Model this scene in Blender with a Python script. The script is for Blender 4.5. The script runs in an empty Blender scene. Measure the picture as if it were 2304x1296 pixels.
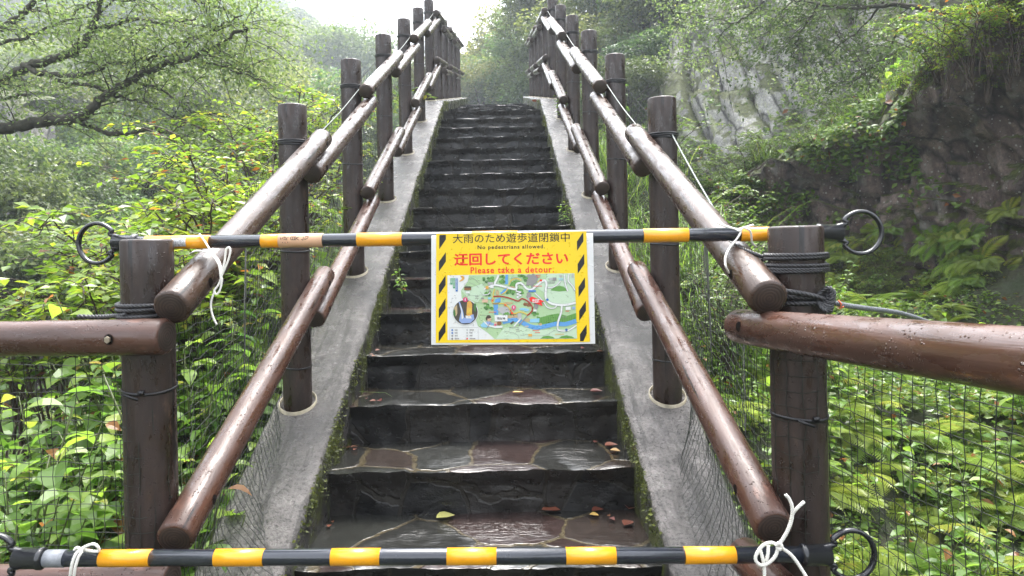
import bpy, math, random
import numpy as np
from mathutils import Vector, Matrix, noise as mnoise

random.seed(7)
RNG = np.random.default_rng(7)
SC = bpy.context.scene
COL = SC.collection

# ------------------------------------------------------------------ camera, sky, sun, exposure
CH = 1.25                       # eye height above the path
PX, PY, F, ROLL = 1131.0, 550.0, 1600.0, 0.0192
cd = bpy.data.cameras.new('camera')
cd.sensor_width = 36.0
cd.lens = 36.0 * F / 2304.0
cd.shift_x = (1152 - PX) / 2304.0
cd.shift_y = -(648 - PY) / 2304.0
cd.clip_start = 0.05
cd.clip_end = 2000
cam = bpy.data.objects.new('camera', cd)
cam.location = (0, 0, CH)
cam.rotation_euler = (math.pi / 2, math.atan(ROLL), 0)
COL.objects.link(cam)
SC.camera = cam

SUN_EL, SUN_AZ = math.radians(70), math.radians(8)     # azimuth measured from +Y towards +X
world = bpy.data.worlds.new('World')
SC.world = world
world.use_nodes = True
wn = world.node_tree
wn.nodes.clear()
sky = wn.nodes.new('ShaderNodeTexSky')
sky.sky_type = 'NISHITA'
sky.sun_disc = False
sky.sun_elevation = SUN_EL
sky.sun_rotation = SUN_AZ
sky.air_density = 1.0
sky.dust_density = 4.0
sky.ozone_density = 1.0
hs = wn.nodes.new('ShaderNodeHueSaturation')
hs.inputs['Saturation'].default_value = 0.25            # overcast: a grey-white sky
bg = wn.nodes.new('ShaderNodeBackground')
bg.inputs['Strength'].default_value = 0.15
wo = wn.nodes.new('ShaderNodeOutputWorld')
wn.links.new(sky.outputs[0], hs.inputs['Color'])
wn.links.new(hs.outputs[0], bg.inputs['Color'])
wn.links.new(bg.outputs[0], wo.inputs['Surface'])

sl = bpy.data.lights.new('sun', 'SUN')
sl.energy = 1.2
sl.angle = math.radians(25)
sl.color = (1.0, 0.97, 0.92)
sun = bpy.data.objects.new('sun', sl)
sd = Vector((math.sin(SUN_AZ) * math.cos(SUN_EL), math.cos(SUN_AZ) * math.cos(SUN_EL), math.sin(SUN_EL)))
sun.rotation_euler = (-sd).to_track_quat('-Z', 'Y').to_euler()
sun.location = (0, 0, 60)
COL.objects.link(sun)

SC.view_settings.view_transform = 'Standard'
SC.view_settings.look = 'None'
SC.view_settings.gamma = 1.0
SC.view_settings.exposure = 2.6
SC.cycles.max_bounces = 6
SC.cycles.diffuse_bounces = 3
SC.cycles.glossy_bounces = 2
SC.cycles.transmission_bounces = 3
SC.cycles.volume_bounces = 0
SC.cycles.transparent_max_bounces = 4
SC.cycles.caustics_reflective = False
SC.cycles.caustics_refractive = False
SC.cycles.use_denoising = True


# ------------------------------------------------------------------ small helpers
def at(px, py, Y):
    """world point seen at photo pixel (px,py) at depth Y"""
    a, b = px - PX, py - PY
    dx = a - ROLL * b
    dy = b + ROLL * dx
    return Vector((dx / F * Y, Y, CH - dy / F * Y))


def onz(px, py, z):
    a, b = px - PX, py - PY
    dx = a - ROLL * b
    dy = b + ROLL * dx
    Y = (CH - z) * F / dy
    return Vector((dx / F * Y, Y, z))


def tag(o, label=None, cat=None, group=None, kind=None):
    if label: o['label'] = label
    if cat: o['category'] = cat
    if group: o['group'] = group
    if kind: o['kind'] = kind
    return o


def link(o, parent=None):
    COL.objects.link(o)
    if parent is not None:
        o.parent = parent
    return o


def empty(name, loc=(0, 0, 0)):
    o = bpy.data.objects.new(name, None)
    o.empty_display_size = 0.1
    o.location = loc
    COL.objects.link(o)
    return o


def npmesh(name, V, T, mats=(), tint=None, mi=None, smooth=False):
    """mesh from numpy vertices and triangles"""
    V = np.ascontiguousarray(V, dtype=np.float32)
    T = np.ascontiguousarray(T, dtype=np.int32)
    me = bpy.data.meshes.new(name)
    me.vertices.add(len(V))
    me.vertices.foreach_set('co', V.ravel())
    me.loops.add(T.size)
    me.loops.foreach_set('vertex_index', T.ravel())
    me.polygons.add(len(T))
    me.polygons.foreach_set('loop_start', np.arange(0, T.size, T.shape[1], dtype=np.int32))
    for m in mats:
        me.materials.append(m)
    if mi is not None:
        me.polygons.foreach_set('material_index', np.asarray(mi, dtype=np.int32))
    me.update(calc_edges=True)
    me.polygons.foreach_set('use_smooth', np.full(len(T), smooth))
    if tint is not None:
        at_ = me.attributes.new('tint', 'FLOAT', 'POINT')
        at_.data.foreach_set('value', np.asarray(tint, dtype=np.float32))
    return me


class MB:
    """collects polygons, builds one mesh"""
    def __init__(self):
        self.v, self.f, self.m = [], [], []

    def add(self, verts, faces, mi=0):
        n = len(self.v)
        self.v += [tuple(p) for p in verts]
        self.f += [tuple(i + n for i in f) for f in faces]
        self.m += [mi] * len(faces)

    def tube(self, pts, radii, seg=8, mi=0, cap=True):
        pts = [Vector(p) for p in pts]
        if not hasattr(radii, '__len__'):
            radii = [radii] * len(pts)
        n = len(pts)
        t0 = (pts[1] - pts[0]).normalized()
        up = Vector((0, 0, 1)) if abs(t0.z) < .9 else Vector((1, 0, 0))
        a = t0.cross(up).normalized()
        vs = []
        for i in range(n):
            t = (pts[min(i + 1, n - 1)] - pts[max(i - 1, 0)])
            if t.length < 1e-9: t = t0.copy()
            t.normalize()
            a = (a - t * a.dot(t))
            if a.length < 1e-6: a = t.orthogonal()
            a.normalize()
            b = t.cross(a)
            for k in range(seg):
                w = 2 * math.pi * k / seg
                vs.append(pts[i] + (a * math.cos(w) + b * math.sin(w)) * radii[i])
        fs = []
        for i in range(n - 1):
            for k in range(seg):
                k2 = (k + 1) % seg
                fs.append((i * seg + k, i * seg + k2, (i + 1) * seg + k2, (i + 1) * seg + k))
        if cap:
            fs.append(tuple(range(seg - 1, -1, -1)))
            fs.append(tuple((n - 1) * seg + k for k in range(seg)))
        self.add(vs, fs, mi)

    def box(self, c, s, mi=0, rot=None):
        c = Vector(c)
        vs = []
        for x in (-1, 1):
            for y in (-1, 1):
                for z in (-1, 1):
                    p = Vector((x * s[0] / 2, y * s[1] / 2, z * s[2] / 2))
                    if rot is not None: p = rot @ p
                    vs.append(c + p)
        self.add(vs, [(0, 1, 3, 2), (4, 6, 7, 5), (0, 4, 5, 1), (2, 3, 7, 6), (0, 2, 6, 4), (1, 5, 7, 3)], mi)

    def mesh(self, name, mats, smooth=True):
        me = bpy.data.meshes.new(name)
        me.from_pydata(self.v, [], self.f)
        for m in mats: me.materials.append(m)
        me.polygons.foreach_set('material_index', self.m)
        me.polygons.foreach_set('use_smooth', [smooth] * len(self.f))
        me.update()
        return me

    def obj(self, name, mats, parent=None, smooth=True, loc=None):
        o = bpy.data.objects.new(name, self.mesh(name, mats if isinstance(mats, (list, tuple)) else [mats], smooth))
        if loc is not None: o.location = loc
        return link(o, parent)


def catmull(pts, n=6):
    pts = [Vector(p) for p in pts]
    out = []
    for i in range(len(pts) - 1):
        p0, p1, p2, p3 = pts[max(i - 1, 0)], pts[i], pts[i + 1], pts[min(i + 2, len(pts) - 1)]
        for k in range(n):
            t = k / n
            out.append(0.5 * ((2 * p1) + (p2 - p0) * t + (2 * p0 - 5 * p1 + 4 * p2 - p3) * t * t + (3 * p1 - p0 - 3 * p2 + p3) * t ** 3))
    out.append(pts[-1])
    return out


# ------------------------------------------------------------------ materials
def newmat(name):
    m = bpy.data.materials.new(name)
    m.use_nodes = True
    nt = m.node_tree
    return m, nt, nt.nodes['Principled BSDF'], nt.nodes['Material Output']


def nd(nt, typ, **kw):
    n = nt.nodes.new(typ)
    for k, v in kw.items():
        if k in n.inputs: n.inputs[k].default_value = v
        else: setattr(n, k, v)
    return n


def ramp(nt, fac, stops, interp='LINEAR'):
    r = nt.nodes.new('ShaderNodeValToRGB')
    r.color_ramp.interpolation = interp
    els = r.color_ramp.elements
    while len(els) < len(stops): els.new(0.5)
    for e, (p, c) in zip(els, stops):
        e.position = p
        e.color = c if len(c) == 4 else (*c, 1)
    nt.links.new(fac, r.inputs['Fac'])
    return r


def g(v): return (v, v, v, 1)


def coords(nt, scale=(1, 1, 1), kind='Object', rot=(0, 0, 0)):
    tc = nt.nodes.new('ShaderNodeTexCoord')
    mp = nt.nodes.new('ShaderNodeMapping')
    mp.inputs['Scale'].default_value = scale
    mp.inputs['Rotation'].default_value = rot
    nt.links.new(tc.outputs[kind], mp.inputs['Vector'])
    return mp.outputs['Vector']


def coords2(nt, rot, scale):
    tc = nt.nodes.new('ShaderNodeTexCoord')
    a = nt.nodes.new('ShaderNodeMapping'); a.inputs['Rotation'].default_value = rot
    b = nt.nodes.new('ShaderNodeMapping'); b.inputs['Scale'].default_value = scale
    nt.links.new(tc.outputs['Object'], a.inputs['Vector']); nt.links.new(a.outputs[0], b.inputs['Vector'])
    return b.outputs['Vector']


def tex_noise(nt, vec, scale, detail=5, rough=.55, dist=0):
    n = nd(nt, 'ShaderNodeTexNoise', Scale=scale, Detail=detail, Roughness=rough, Distortion=dist)
    nt.links.new(vec, n.inputs['Vector'])
    return n.outputs['Fac']


def mixc(nt, fac, a, b, mode='MIX'):
    m = nt.nodes.new('ShaderNodeMix')
    m.data_type = 'RGBA'
    m.blend_type = mode
    for s, v in ((0, fac), (6, a), (7, b)):
        if hasattr(v, 'is_linked') or hasattr(v, 'node'):
            nt.links.new(v, m.inputs[s])
        else:
            m.inputs[s].default_value = v if s == 0 else ((*v, 1) if len(v) == 3 else v)
    return m.outputs[2]


def bump(nt, height, strength, dist, prev=None):
    b = nd(nt, 'ShaderNodeBump', Strength=strength, Distance=dist)
    nt.links.new(height, b.inputs['Height'])
    if prev is not None: nt.links.new(prev, b.inputs['Normal'])
    return b.outputs['Normal']


def mat_wood(name, dark, light, wet=(.16, .5), drops=1.0):
    m, nt, P, _ = newmat(name)
    v = coords(nt, (9, 9, .8))
    grain = tex_noise(nt, v, 4.0, 8, .65, .6)
    v2 = coords(nt, (1, 1, .5))
    big = tex_noise(nt, v2, 6.0, 4, .6)
    c = ramp(nt, grain, [(.3, dark), (.7, light)])
    c2 = mixc(nt, ramp(nt, big, [(.35, g(0)), (.75, g(.6))]).outputs[0], c.outputs[0], [x * .55 for x in dark])
    worn = tex_noise(nt, coords(nt, (2.2, 2.2, .7)), 9.0, 6, .7)
    c2 = mixc(nt, ramp(nt, worn, [(.60, g(0)), (.68, g(.7))]).outputs[0], c2, [x * 1.7 for x in light])
    crk = tex_noise(nt, coords(nt, (42, 42, 1.6)), 1.0, 3, .5)
    crf = ramp(nt, crk, [(.335, g(1)), (.365, g(0))])
    c2 = mixc(nt, crf.outputs[0], c2, [x * .25 for x in dark])
    nt.links.new(c2, P.inputs['Base Color'])
    v3 = coords(nt, (1, 1, .35))
    wetn = tex_noise(nt, v3, 30.0, 4, .6)
    r = ramp(nt, wetn, [(.40, g(wet[0])), (.56, g(wet[1] + .12))])
    nt.links.new(r.outputs[0], P.inputs['Roughness'])
    P.inputs['Specular IOR Level'].default_value = .45
    v4 = coords(nt)
    vo = nd(nt, 'ShaderNodeTexVoronoi', Scale=150.0, Randomness=1.0)
    nt.links.new(v4, vo.inputs['Vector'])
    dr = ramp(nt, vo.outputs['Distance'], [(.0, g(1)), (.22, g(.75)), (.34, g(0))])
    gate = ramp(nt, tex_noise(nt, v4, 60, 2), [(.5, g(0)), (.56, g(1))])
    gate2 = ramp(nt, tex_noise(nt, coords(nt, (1, 1, .3)), 16, 3), [(.44, g(0)), (.6, g(1))])
    gm = nd(nt, 'ShaderNodeMath', operation='MULTIPLY'); nt.links.new(gate.outputs[0], gm.inputs[0]); nt.links.new(gate2.outputs[0], gm.inputs[1])
    dm = nd(nt, 'ShaderNodeMath', operation='MULTIPLY')
    nt.links.new(dr.outputs[0], dm.inputs[0]); nt.links.new(gm.outputs[0], dm.inputs[1])
    n1 = bump(nt, grain, .35, .004)
    n2 = bump(nt, dm.outputs[0], .8 * drops, .004, n1)
    nt.links.new(n2, P.inputs['Normal'])
    P.inputs['Coat Weight'].default_value = .18
    P.inputs['Coat Roughness'].default_value = .15
    nt.links.new(n2, P.inputs['Coat Normal'])
    return m


def mat_plain(name, col, rough=.5, spec=.5, var=.15, scale=20, bumpd=0, metal=0, coat=0):
    m, nt, P, _ = newmat(name)
    v = coords(nt)
    n = tex_noise(nt, v, scale, 5, .6)
    a = [max(0, x * (1 - var)) for x in col]
    b = [min(1, x * (1 + var)) for x in col]
    nt.links.new(ramp(nt, n, [(.3, a), (.7, b)]).outputs[0], P.inputs['Base Color'])
    P.inputs['Roughness'].default_value = rough
    P.inputs['Specular IOR Level'].default_value = spec
    P.inputs['Metallic'].default_value = metal
    P.inputs['Coat Weight'].default_value = coat
    P.inputs['Coat Roughness'].default_value = .08
    if bumpd:
        nt.links.new(bump(nt, tex_noise(nt, v, scale * 4, 4, .6), .6, bumpd), P.inputs['Normal'])
    return m


def mat_leaf(name, stops, trans=.45, rough=.38, objvar=.0, spec=.45):
    """leaf colour by the per-leaf attribute 'tint'; part of the light passes through"""
    m, nt, P, out = newmat(name)
    a = nd(nt, 'ShaderNodeAttribute', attribute_name='tint')
    r = ramp(nt, a.outputs['Fac'], stops)
    c = r.outputs[0]
    if objvar:
        oi = nt.nodes.new('ShaderNodeObjectInfo')
        h = nd(nt, 'ShaderNodeHueSaturation')
        mr = nd(nt, 'ShaderNodeMapRange'); mr.inputs['To Min'].default_value = .5 - .06 * objvar; mr.inputs['To Max'].default_value = .5 + .03 * objvar
        nt.links.new(oi.outputs['Random'], mr.inputs['Value'])
        nt.links.new(mr.outputs[0], h.inputs['Hue'])
        mv = nd(nt, 'ShaderNodeMapRange'); mv.inputs['To Min'].default_value = 1 - .35 * objvar; mv.inputs['To Max'].default_value = 1 + .35 * objvar
        wn_ = nd(nt, 'ShaderNodeTexWhiteNoise', noise_dimensions='1D')
        nt.links.new(oi.outputs['Random'], wn_.inputs['W'])
        nt.links.new(wn_.outputs['Value'], mv.inputs['Value'])
        nt.links.new(mv.outputs[0], h.inputs['Value'])
        nt.links.new(c, h.inputs['Color'])
        c = h.outputs[0]
    nt.links.new(c, P.inputs['Base Color'])
    P.inputs['Roughness'].default_value = rough
    P.inputs['Specular IOR Level'].default_value = spec
    t = nt.nodes.new('ShaderNodeBsdfTranslucent')
    hb = nd(nt, 'ShaderNodeHueSaturation', Value=1.5, Saturation=1.05)
    nt.links.new(c, hb.inputs['Color'])
    nt.links.new(hb.outputs[0], t.inputs['Color'])
    mx = nd(nt, 'ShaderNodeMixShader', Fac=trans)
    nt.links.new(P.outputs[0], mx.inputs[1]); nt.links.new(t.outputs[0], mx.inputs[2])
    nt.links.new(mx.outputs[0], out.inputs['Surface'])
    return m


M = {}
M['post'] = mat_wood('dark_post_wood', (.015, .0085, .0065), (.045, .026, .019), (.25, .55))
M['rail'] = mat_wood('painted_rail_wood', (.030, .016, .0105), (.070, .040, .027), (.12, .36))
M['rail_red'] = mat_wood('red_brown_rail_wood', (.046, .021, .014), (.105, .050, .035), (.10, .34), 1.3)
M['rail_mid'] = mat_wood('brown_rail_wood', (.042, .019, .012), (.100, .047, .031), (.10, .36))
M['net'] = mat_plain('net_cord', (.016, .02, .015), .5, .4)
M['rope'] = mat_plain('black_rope', (.018, .018, .02), .38, .6, .3, 90)
M['cord'] = mat_plain('pale_cord', (.17, .20, .18), .4, .5, .3, 120)
M['string'] = mat_plain('white_string', (.78, .76, .70), .6, .4, .08, 150)
M['black'] = mat_plain('black_plastic', (.012, .013, .016), .25, .55, .2, 60, .0006, 0, .3)
M['polebk'] = mat_plain('pole_black_film', (.016, .019, .027), .2, .6, .25, 40, .0008, 0, .5)
M['poleye'] = mat_plain('pole_yellow_film', (.80, .34, .010), .3, .5, .07, 30, .0006, 0, .4)
M['tape'] = mat_plain('tan_tape', (.60, .36, .22), .45, .4, .08, 30)
M['silver'] = mat_plain('silver_tape', (.22, .23, .25), .35, .5, .2, 120)
M['ink'] = mat_plain('ink', (.02, .015, .015), .6, .2)
M['pvc'] = mat_plain('pvc_sleeve', (.30, .26, .18), .4, .5, .5, 30)
M['zip'] = mat_plain('cable_tie_black', (.01, .01, .012), .35)
M['hole'] = mat_plain('hole_shadow_wood', (.006, .004, .003), .8, .1)  # near-black, paints the shade inside the bolt holes
M['steel'] = mat_plain('galvanised_bolt', (.40, .34, .26), .4, .5, .25, 90, 0, .8)


def mat_endgrain():
    m, nt, P, _ = newmat('log_end_grain')
    v = coords(nt, (1, 1, 0))
    ln = nd(nt, 'ShaderNodeVectorMath', operation='LENGTH')
    w = nd(nt, 'ShaderNodeTexWave', wave_type='RINGS', rings_direction='Z', Scale=45.0, Distortion=2.0, Detail=3.0)
    w.inputs['Detail Scale'].default_value = 1.5
    nt.links.new(v, w.inputs['Vector'])
    n = tex_noise(nt, v, 25, 4)
    c = ramp(nt, w.outputs['Fac'], [(.0, (.020, .013, .010)), (1, (.052, .032, .023))])
    c2 = mixc(nt, ramp(nt, n, [(.4, g(0)), (.75, g(.8))]).outputs[0], c.outputs[0], (.014, .010, .009))
    nt.links.new(c2, P.inputs['Base Color'])
    P.inputs['Roughness'].default_value = .5
    nt.links.new(bump(nt, w.outputs['Fac'], .3, .002), P.inputs['Normal'])
    return m


M['end'] = mat_endgrain()


def mat_concrete(name, mossy):
    m, nt, P, _ = newmat(name)
    v = coords(nt)
    fine = tex_noise(nt, v, 75, 4, .8)
    mid = tex_noise(nt, v, 9, 6, .65)
    big = tex_noise(nt, v, 2.2, 4, .6)
    c = ramp(nt, mid, [(.3, (.068, .062, .059)), (.62, (.185, .170, .161))])
    c = mixc(nt, ramp(nt, big, [(.45, g(0)), (.62, g(.8))]).outputs[0], c.outputs[0], (.035, .034, .033))
    c = mixc(nt, ramp(nt, fine, [(.36, g(.75)), (.52, g(0))]).outputs[0], c, (.016, .015, .015))
    stk = tex_noise(nt, coords(nt, (11, .9, .9)), 2.2, 6, .65)
    c = mixc(nt, ramp(nt, stk, [(.50, g(0)), (.64, g(.75))]).outputs[0], c, (.030, .028, .026))
    rr = ramp(nt, mid, [(.35, g(.12)), (.65, g(.34))]).outputs[0]
    if mossy:
        mo = tex_noise(nt, v, 6, 8, .7)
        mo2 = tex_noise(nt, v, 60, 4, .7)
        mc = ramp(nt, mo2, [(.3, (.016, .022, .005)), (.7, (.11, .13, .012))]).outputs[0]
        dk = mixc(nt, ramp(nt, mid, [(.3, g(.95)), (.8, g(.6))]).outputs[0], c, (.018, .017, .016))
        c = mixc(nt, ramp(nt, mo, [(.46, g(0)), (.56, g(.95))]).outputs[0], dk, mc)
    nt.links.new(c, P.inputs['Base Color'])
    nt.links.new(rr, P.inputs['Roughness'])
    n1 = bump(nt, fine, 1.0, .012)
    n2 = bump(nt, mid, .5, .01, n1)
    nt.links.new(n2, P.inputs['Normal'])
    return m


M['conc'] = mat_concrete('wet_concrete', False)
M['conc_moss'] = mat_concrete('mossy_concrete', True)


def mat_flag(name, plane, scale, cols, mortar, rough, mw):
    m, nt, P, _ = newmat(name)
    sc = (1, 1, 0) if plane == 'xy' else (1, .12, .55)
    v = coords(nt, sc)
    wn_ = nd(nt, 'ShaderNodeTexNoise', Scale=5.0, Detail=3.0)
    nt.links.new(v, wn_.inputs['Vector'])
    ma = nd(nt, 'ShaderNodeVectorMath', operation='MULTIPLY_ADD')
    ma.inputs[1].default_value = (.10, .10, .06)
    nt.links.new(wn_.outputs['Color'], ma.inputs[0]); nt.links.new(v, ma.inputs[2])
    wv = ma.outputs[0]
    e = nd(nt, 'ShaderNodeTexVoronoi', feature='DISTANCE_TO_EDGE', Scale=scale)
    nt.links.new(wv, e.inputs['Vector'])
    ce = nd(nt, 'ShaderNodeTexVoronoi', feature='F1', Scale=scale)
    nt.links.new(wv, ce.inputs['Vector'])
    sx = nt.nodes.new('ShaderNodeSeparateColor')
    nt.links.new(ce.outputs['Color'], sx.inputs[0])
    cc = ramp(nt, sx.outputs[0], cols, 'CONSTANT')
    v3 = coords(nt)
    n = tex_noise(nt, v3, 22, 7, .65)
    cv = mixc(nt, 1.0, cc.outputs[0], ramp(nt, n, [(.25, g(.55)), (.75, g(1.35))]).outputs[0], 'MULTIPLY')
    ew = nd(nt, 'ShaderNodeMath', operation='MULTIPLY_ADD'); ew.inputs[1].default_value = -.055; nt.links.new(tex_noise(nt, v, 13, 3, .6), ew.inputs[0]); nt.links.new(e.outputs['Distance'], ew.inputs[2])
    es = nd(nt, 'ShaderNodeMath', operation='ADD'); es.inputs[1].default_value = .024; nt.links.new(ew.outputs[0], es.inputs[0])
    edge = ramp(nt, es.outputs[0], [(mw * .6, g(1)), (mw, g(0))])
    mn = tex_noise(nt, v3, 60, 4, .6)
    mcol = mixc(nt, ramp(nt, mn, [(.3, g(0)), (.7, g(1))]).outputs[0], [x * .45 for x in mortar], mortar)
    c = mixc(nt, edge.outputs[0], cv, mcol)
    nt.links.new(c, P.inputs['Base Color'])
    v4 = coords(nt, (.5, 1.6, 1))
    rp = tex_noise(nt, v4, 38, 4, .6)
    nt.links.new(ramp(nt, rp, [(.38, g(rough[0])), (.62, g(rough[1]))]).outputs[0], P.inputs['Roughness'])
    inv = nd(nt, 'ShaderNodeMath', operation='SUBTRACT'); inv.inputs[0].default_value = 1
    nt.links.new(edge.outputs[0], inv.inputs[1])
    n1 = bump(nt, inv.outputs[0], .5, .006)
    rpm = nd(nt, 'ShaderNodeMath', operation='MULTIPLY'); nt.links.new(rp, rpm.inputs[0]); nt.links.new(ramp(nt, tex_noise(nt, v3, 4.5, 2), [(.42, g(.12)), (.6, g(1))]).outputs[0], rpm.inputs[1])
    n2 = bump(nt, rpm.outputs[0], .75, .009, n1)
    n3 = bump(nt, n, .4 if plane == 'xz' else .12, .01, n2)
    nt.links.new(n3, P.inputs['Normal'])
    P.inputs['Specular IOR Level'].default_value = .40
    return m


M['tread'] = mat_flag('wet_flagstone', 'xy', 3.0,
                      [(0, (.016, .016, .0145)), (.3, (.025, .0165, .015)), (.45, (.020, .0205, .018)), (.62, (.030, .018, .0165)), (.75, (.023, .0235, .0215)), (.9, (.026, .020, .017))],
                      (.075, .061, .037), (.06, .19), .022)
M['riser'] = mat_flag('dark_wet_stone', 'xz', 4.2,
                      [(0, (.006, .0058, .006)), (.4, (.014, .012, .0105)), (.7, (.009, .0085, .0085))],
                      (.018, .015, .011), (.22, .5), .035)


def mat_rock(name, cols, lichen, lichen_amt, moss_amt, stripes=None, rough=(.35, .7)):
    m, nt, P, _ = newmat(name)
    v = coords(nt)
    a = tex_noise(nt, v, .9, 9, .68)
    vs = coords2(nt, stripes[1], stripes[0]) if stripes else v
    s = tex_noise(nt, vs, 1.6, 8, .65)
    c = ramp(nt, s, [(.28, cols[0]), (.5, cols[1]), (.72, cols[2])]).outputs[0]
    f = tex_noise(nt, v, 22, 10, .78)
    c = mixc(nt, 1.0, c, ramp(nt, f, [(.30, g(.28)), (.70, g(1.9))]).outputs[0], 'MULTIPLY')
    sv = nd(nt, 'ShaderNodeTexVoronoi', Scale=34.0); nt.links.new(v, sv.inputs['Vector'])
    sc_ = nt.nodes.new('ShaderNodeSeparateColor'); nt.links.new(sv.outputs['Color'], sc_.inputs[0])
    sr = nd(nt, 'ShaderNodeMath', operation='MULTIPLY_ADD'); sr.inputs[1].default_value = .55; sr.inputs[2].default_value = 0
    nt.links.new(sc_.outputs[0], sr.inputs[0])
    sl_ = nd(nt, 'ShaderNodeMath', operation='LESS_THAN'); nt.links.new(sv.outputs['Distance'], sl_.inputs[0])
    sq = nd(nt, 'ShaderNodeMath', operation='POWER'); nt.links.new(sc_.outputs[1], sq.inputs[0]); sq.inputs[1].default_value = 4.0
    sm = nd(nt, 'ShaderNodeMath', operation='MULTIPLY'); nt.links.new(sq.outputs[0], sm.inputs[0]); sm.inputs[1].default_value = .42
    nt.links.new(sm.outputs[0], sl_.inputs[1])
    spm = nd(nt, 'ShaderNodeMath', operation='MULTIPLY'); nt.links.new(sl_.outputs[0], spm.inputs[0]); spm.inputs[1].default_value = lichen_amt
    c = mixc(nt, spm.outputs[0], c, lichen)
    wq = nd(nt, 'ShaderNodeTexNoise', Scale=1.6, Detail=5.0); nt.links.new(v, wq.inputs['Vector'])
    wa = nd(nt, 'ShaderNodeVectorMath', operation='MULTIPLY_ADD'); wa.inputs[1].default_value = (stripes[3],) * 3
    nt.links.new(wq.outputs['Color'], wa.inputs[0]); nt.links.new(coords2(nt, stripes[1], stripes[2]), wa.inputs[2])
    ck = nd(nt, 'ShaderNodeTexVoronoi', feature='DISTANCE_TO_EDGE', Scale=1.5)
    nt.links.new(wa.outputs[0], ck.inputs['Vector'])
    ckr = ramp(nt, ck.outputs['Distance'], [(.0, g(.95)), (.025, g(.6)), (.07, g(0))])
    c = mixc(nt, ckr.outputs[0], c, [x * .5 for x in cols[0]])
    l2 = tex_noise(nt, vs, 2.3, 6, .6)
    c = mixc(nt, ramp(nt, l2, [(.56, g(0)), (.66, g(lichen_amt * .55))]).outputs[0], c, [x * .8 for x in lichen])
    # moss grows where the rock faces up
    ge = nt.nodes.new('ShaderNodeNewGeometry')
    sx = nt.nodes.new('ShaderNodeSeparateXYZ')
    nt.links.new(ge.outputs['Normal'], sx.inputs[0])
    ad = nd(nt, 'ShaderNodeMath', operation='MULTIPLY_ADD')
    ad.inputs[1].default_value = .55
    nt.links.new(sx.outputs['Z'], ad.inputs[0]); nt.links.new(a, ad.inputs[2])
    mc = ramp(nt, tex_noise(nt, v, 18, 5, .7), [(.3, (.02, .03, .006)), (.7, (.11, .13, .02))]).outputs[0]
    c = mixc(nt, ramp(nt, ad.outputs[0], [(.66 - .12 * moss_amt, g(0)), (.76 - .12 * moss_amt, g(.95))]).outputs[0], c, mc)
    nt.links.new(c, P.inputs['Base Color'])
    nt.links.new(ramp(nt, f, [(.3, g(rough[0])), (.7, g(rough[1]))]).outputs[0], P.inputs['Roughness'])
    n1 = bump(nt, ck.outputs['Distance'], .7, .10)
    n2 = bump(nt, f, 1.0, .07, n1)
    nt.links.new(n2, P.inputs['Normal'])
    return m


M['rock'] = mat_rock('dark_wet_rock', [(.016, .012, .0105), (.125, .088, .077), (.33, .255, .225)], (.46, .44, .40), .9, .75,
                     ((2.2, 2.2, .7), (0, .12, 0), (1, 1, .55), .7), (.3, .65))
M['cliff'] = mat_rock('grey_lichen_cliff', [(.08, .078, .074), (.36, .35, .33), (.60, .59, .55)], (.52, .58, .20), .9, .05,
                      ((1.6, 1.6, .25), (0, .44, 0), (1.05, .5, .13), .35), (.5, .8))
M['pale_cliff'] = mat_rock('pale_cliff', [(.09, .085, .08), (.26, .245, .22), (.42, .40, .36)], (.40, .39, .34), .6, .3,
                           ((1.6, 1.6, .3), (0, 0, 0), (.8, .5, .12), .3), (.6, .9))


def mat_soil():
    m, nt, P, _ = newmat('leaf_litter_soil')
    v = coords(nt)
    a = tex_noise(nt, v, 3, 8, .7)
    b = tex_noise(nt, v, 24, 6, .7)
    c = ramp(nt, b, [(.3, (.014, .012, .007)), (.5, (.035, .035, .014)), (.72, (.05, .07, .018))]).outputs[0]
    c = mixc(nt, ramp(nt, a, [(.42, g(0)), (.6, g(.8))]).outputs[0], c, (.022, .036, .010))
    nt.links.new(c, P.inputs['Base Color'])
    P.inputs['Roughness'].default_value = .8
    nt.links.new(bump(nt, b, .9, .06), P.inputs['Normal'])
    return m


M['soil'] = mat_soil()
M['bark'] = mat_plain('mossy_bark', (.045, .042, .028), .7, .3, .5, 14, .01)
M['twig'] = mat_plain('twig_bark', (.05, .035, .024), .6, .3, .3, 30)
M['stem'] = mat_plain('green_stem', (.07, .09, .025), .5, .4, .3, 30)

M['leaf_tree'] = mat_leaf('tree_leaves', [(0, (.06, .095, .028)), (.5, (.13, .19, .055)), (.9, (.21, .26, .08)), (1, (.26, .28, .09))], .6, .4, 0)
M['leaf_hill'] = mat_leaf('hillside_leaves', [(0, (.042, .075, .020)), (.5, (.11, .165, .042)), (1, (.21, .26, .06))], .5, .45, 1.0)
M['leaf_dark'] = mat_leaf('dark_evergreen_leaves', [(0, (.026, .050, .014)), (.5, (.068, .11, .03)), (1, (.14, .19, .05))], .45, .4, .6)
M['leaf_shrub'] = mat_leaf('yellow_green_shrub_leaves', [(0, (.07, .13, .02)), (.4, (.15, .24, .03)), (.72, (.27, .34, .045)), (.86, (.36, .34, .05)), (.90, (.30, .12, .03)), (1, (.11, .035, .02))], .5, .3)
M['leaf_plant'] = mat_leaf('broad_plant_leaves', [(0, (.05, .115, .02)), (.5, (.12, .22, .035)), (.85, (.23, .33, .05)), (.95, (.30, .34, .06)), (1, (.30, .14, .05))], .55, .36)
M['leaf_fern'] = mat_leaf('fern_fronds', [(0, (.08, .14, .022)), (.5, (.16, .24, .04)), (.9, (.26, .33, .06)), (1, (.33, .30, .06))], .5, .4, .5)
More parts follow.
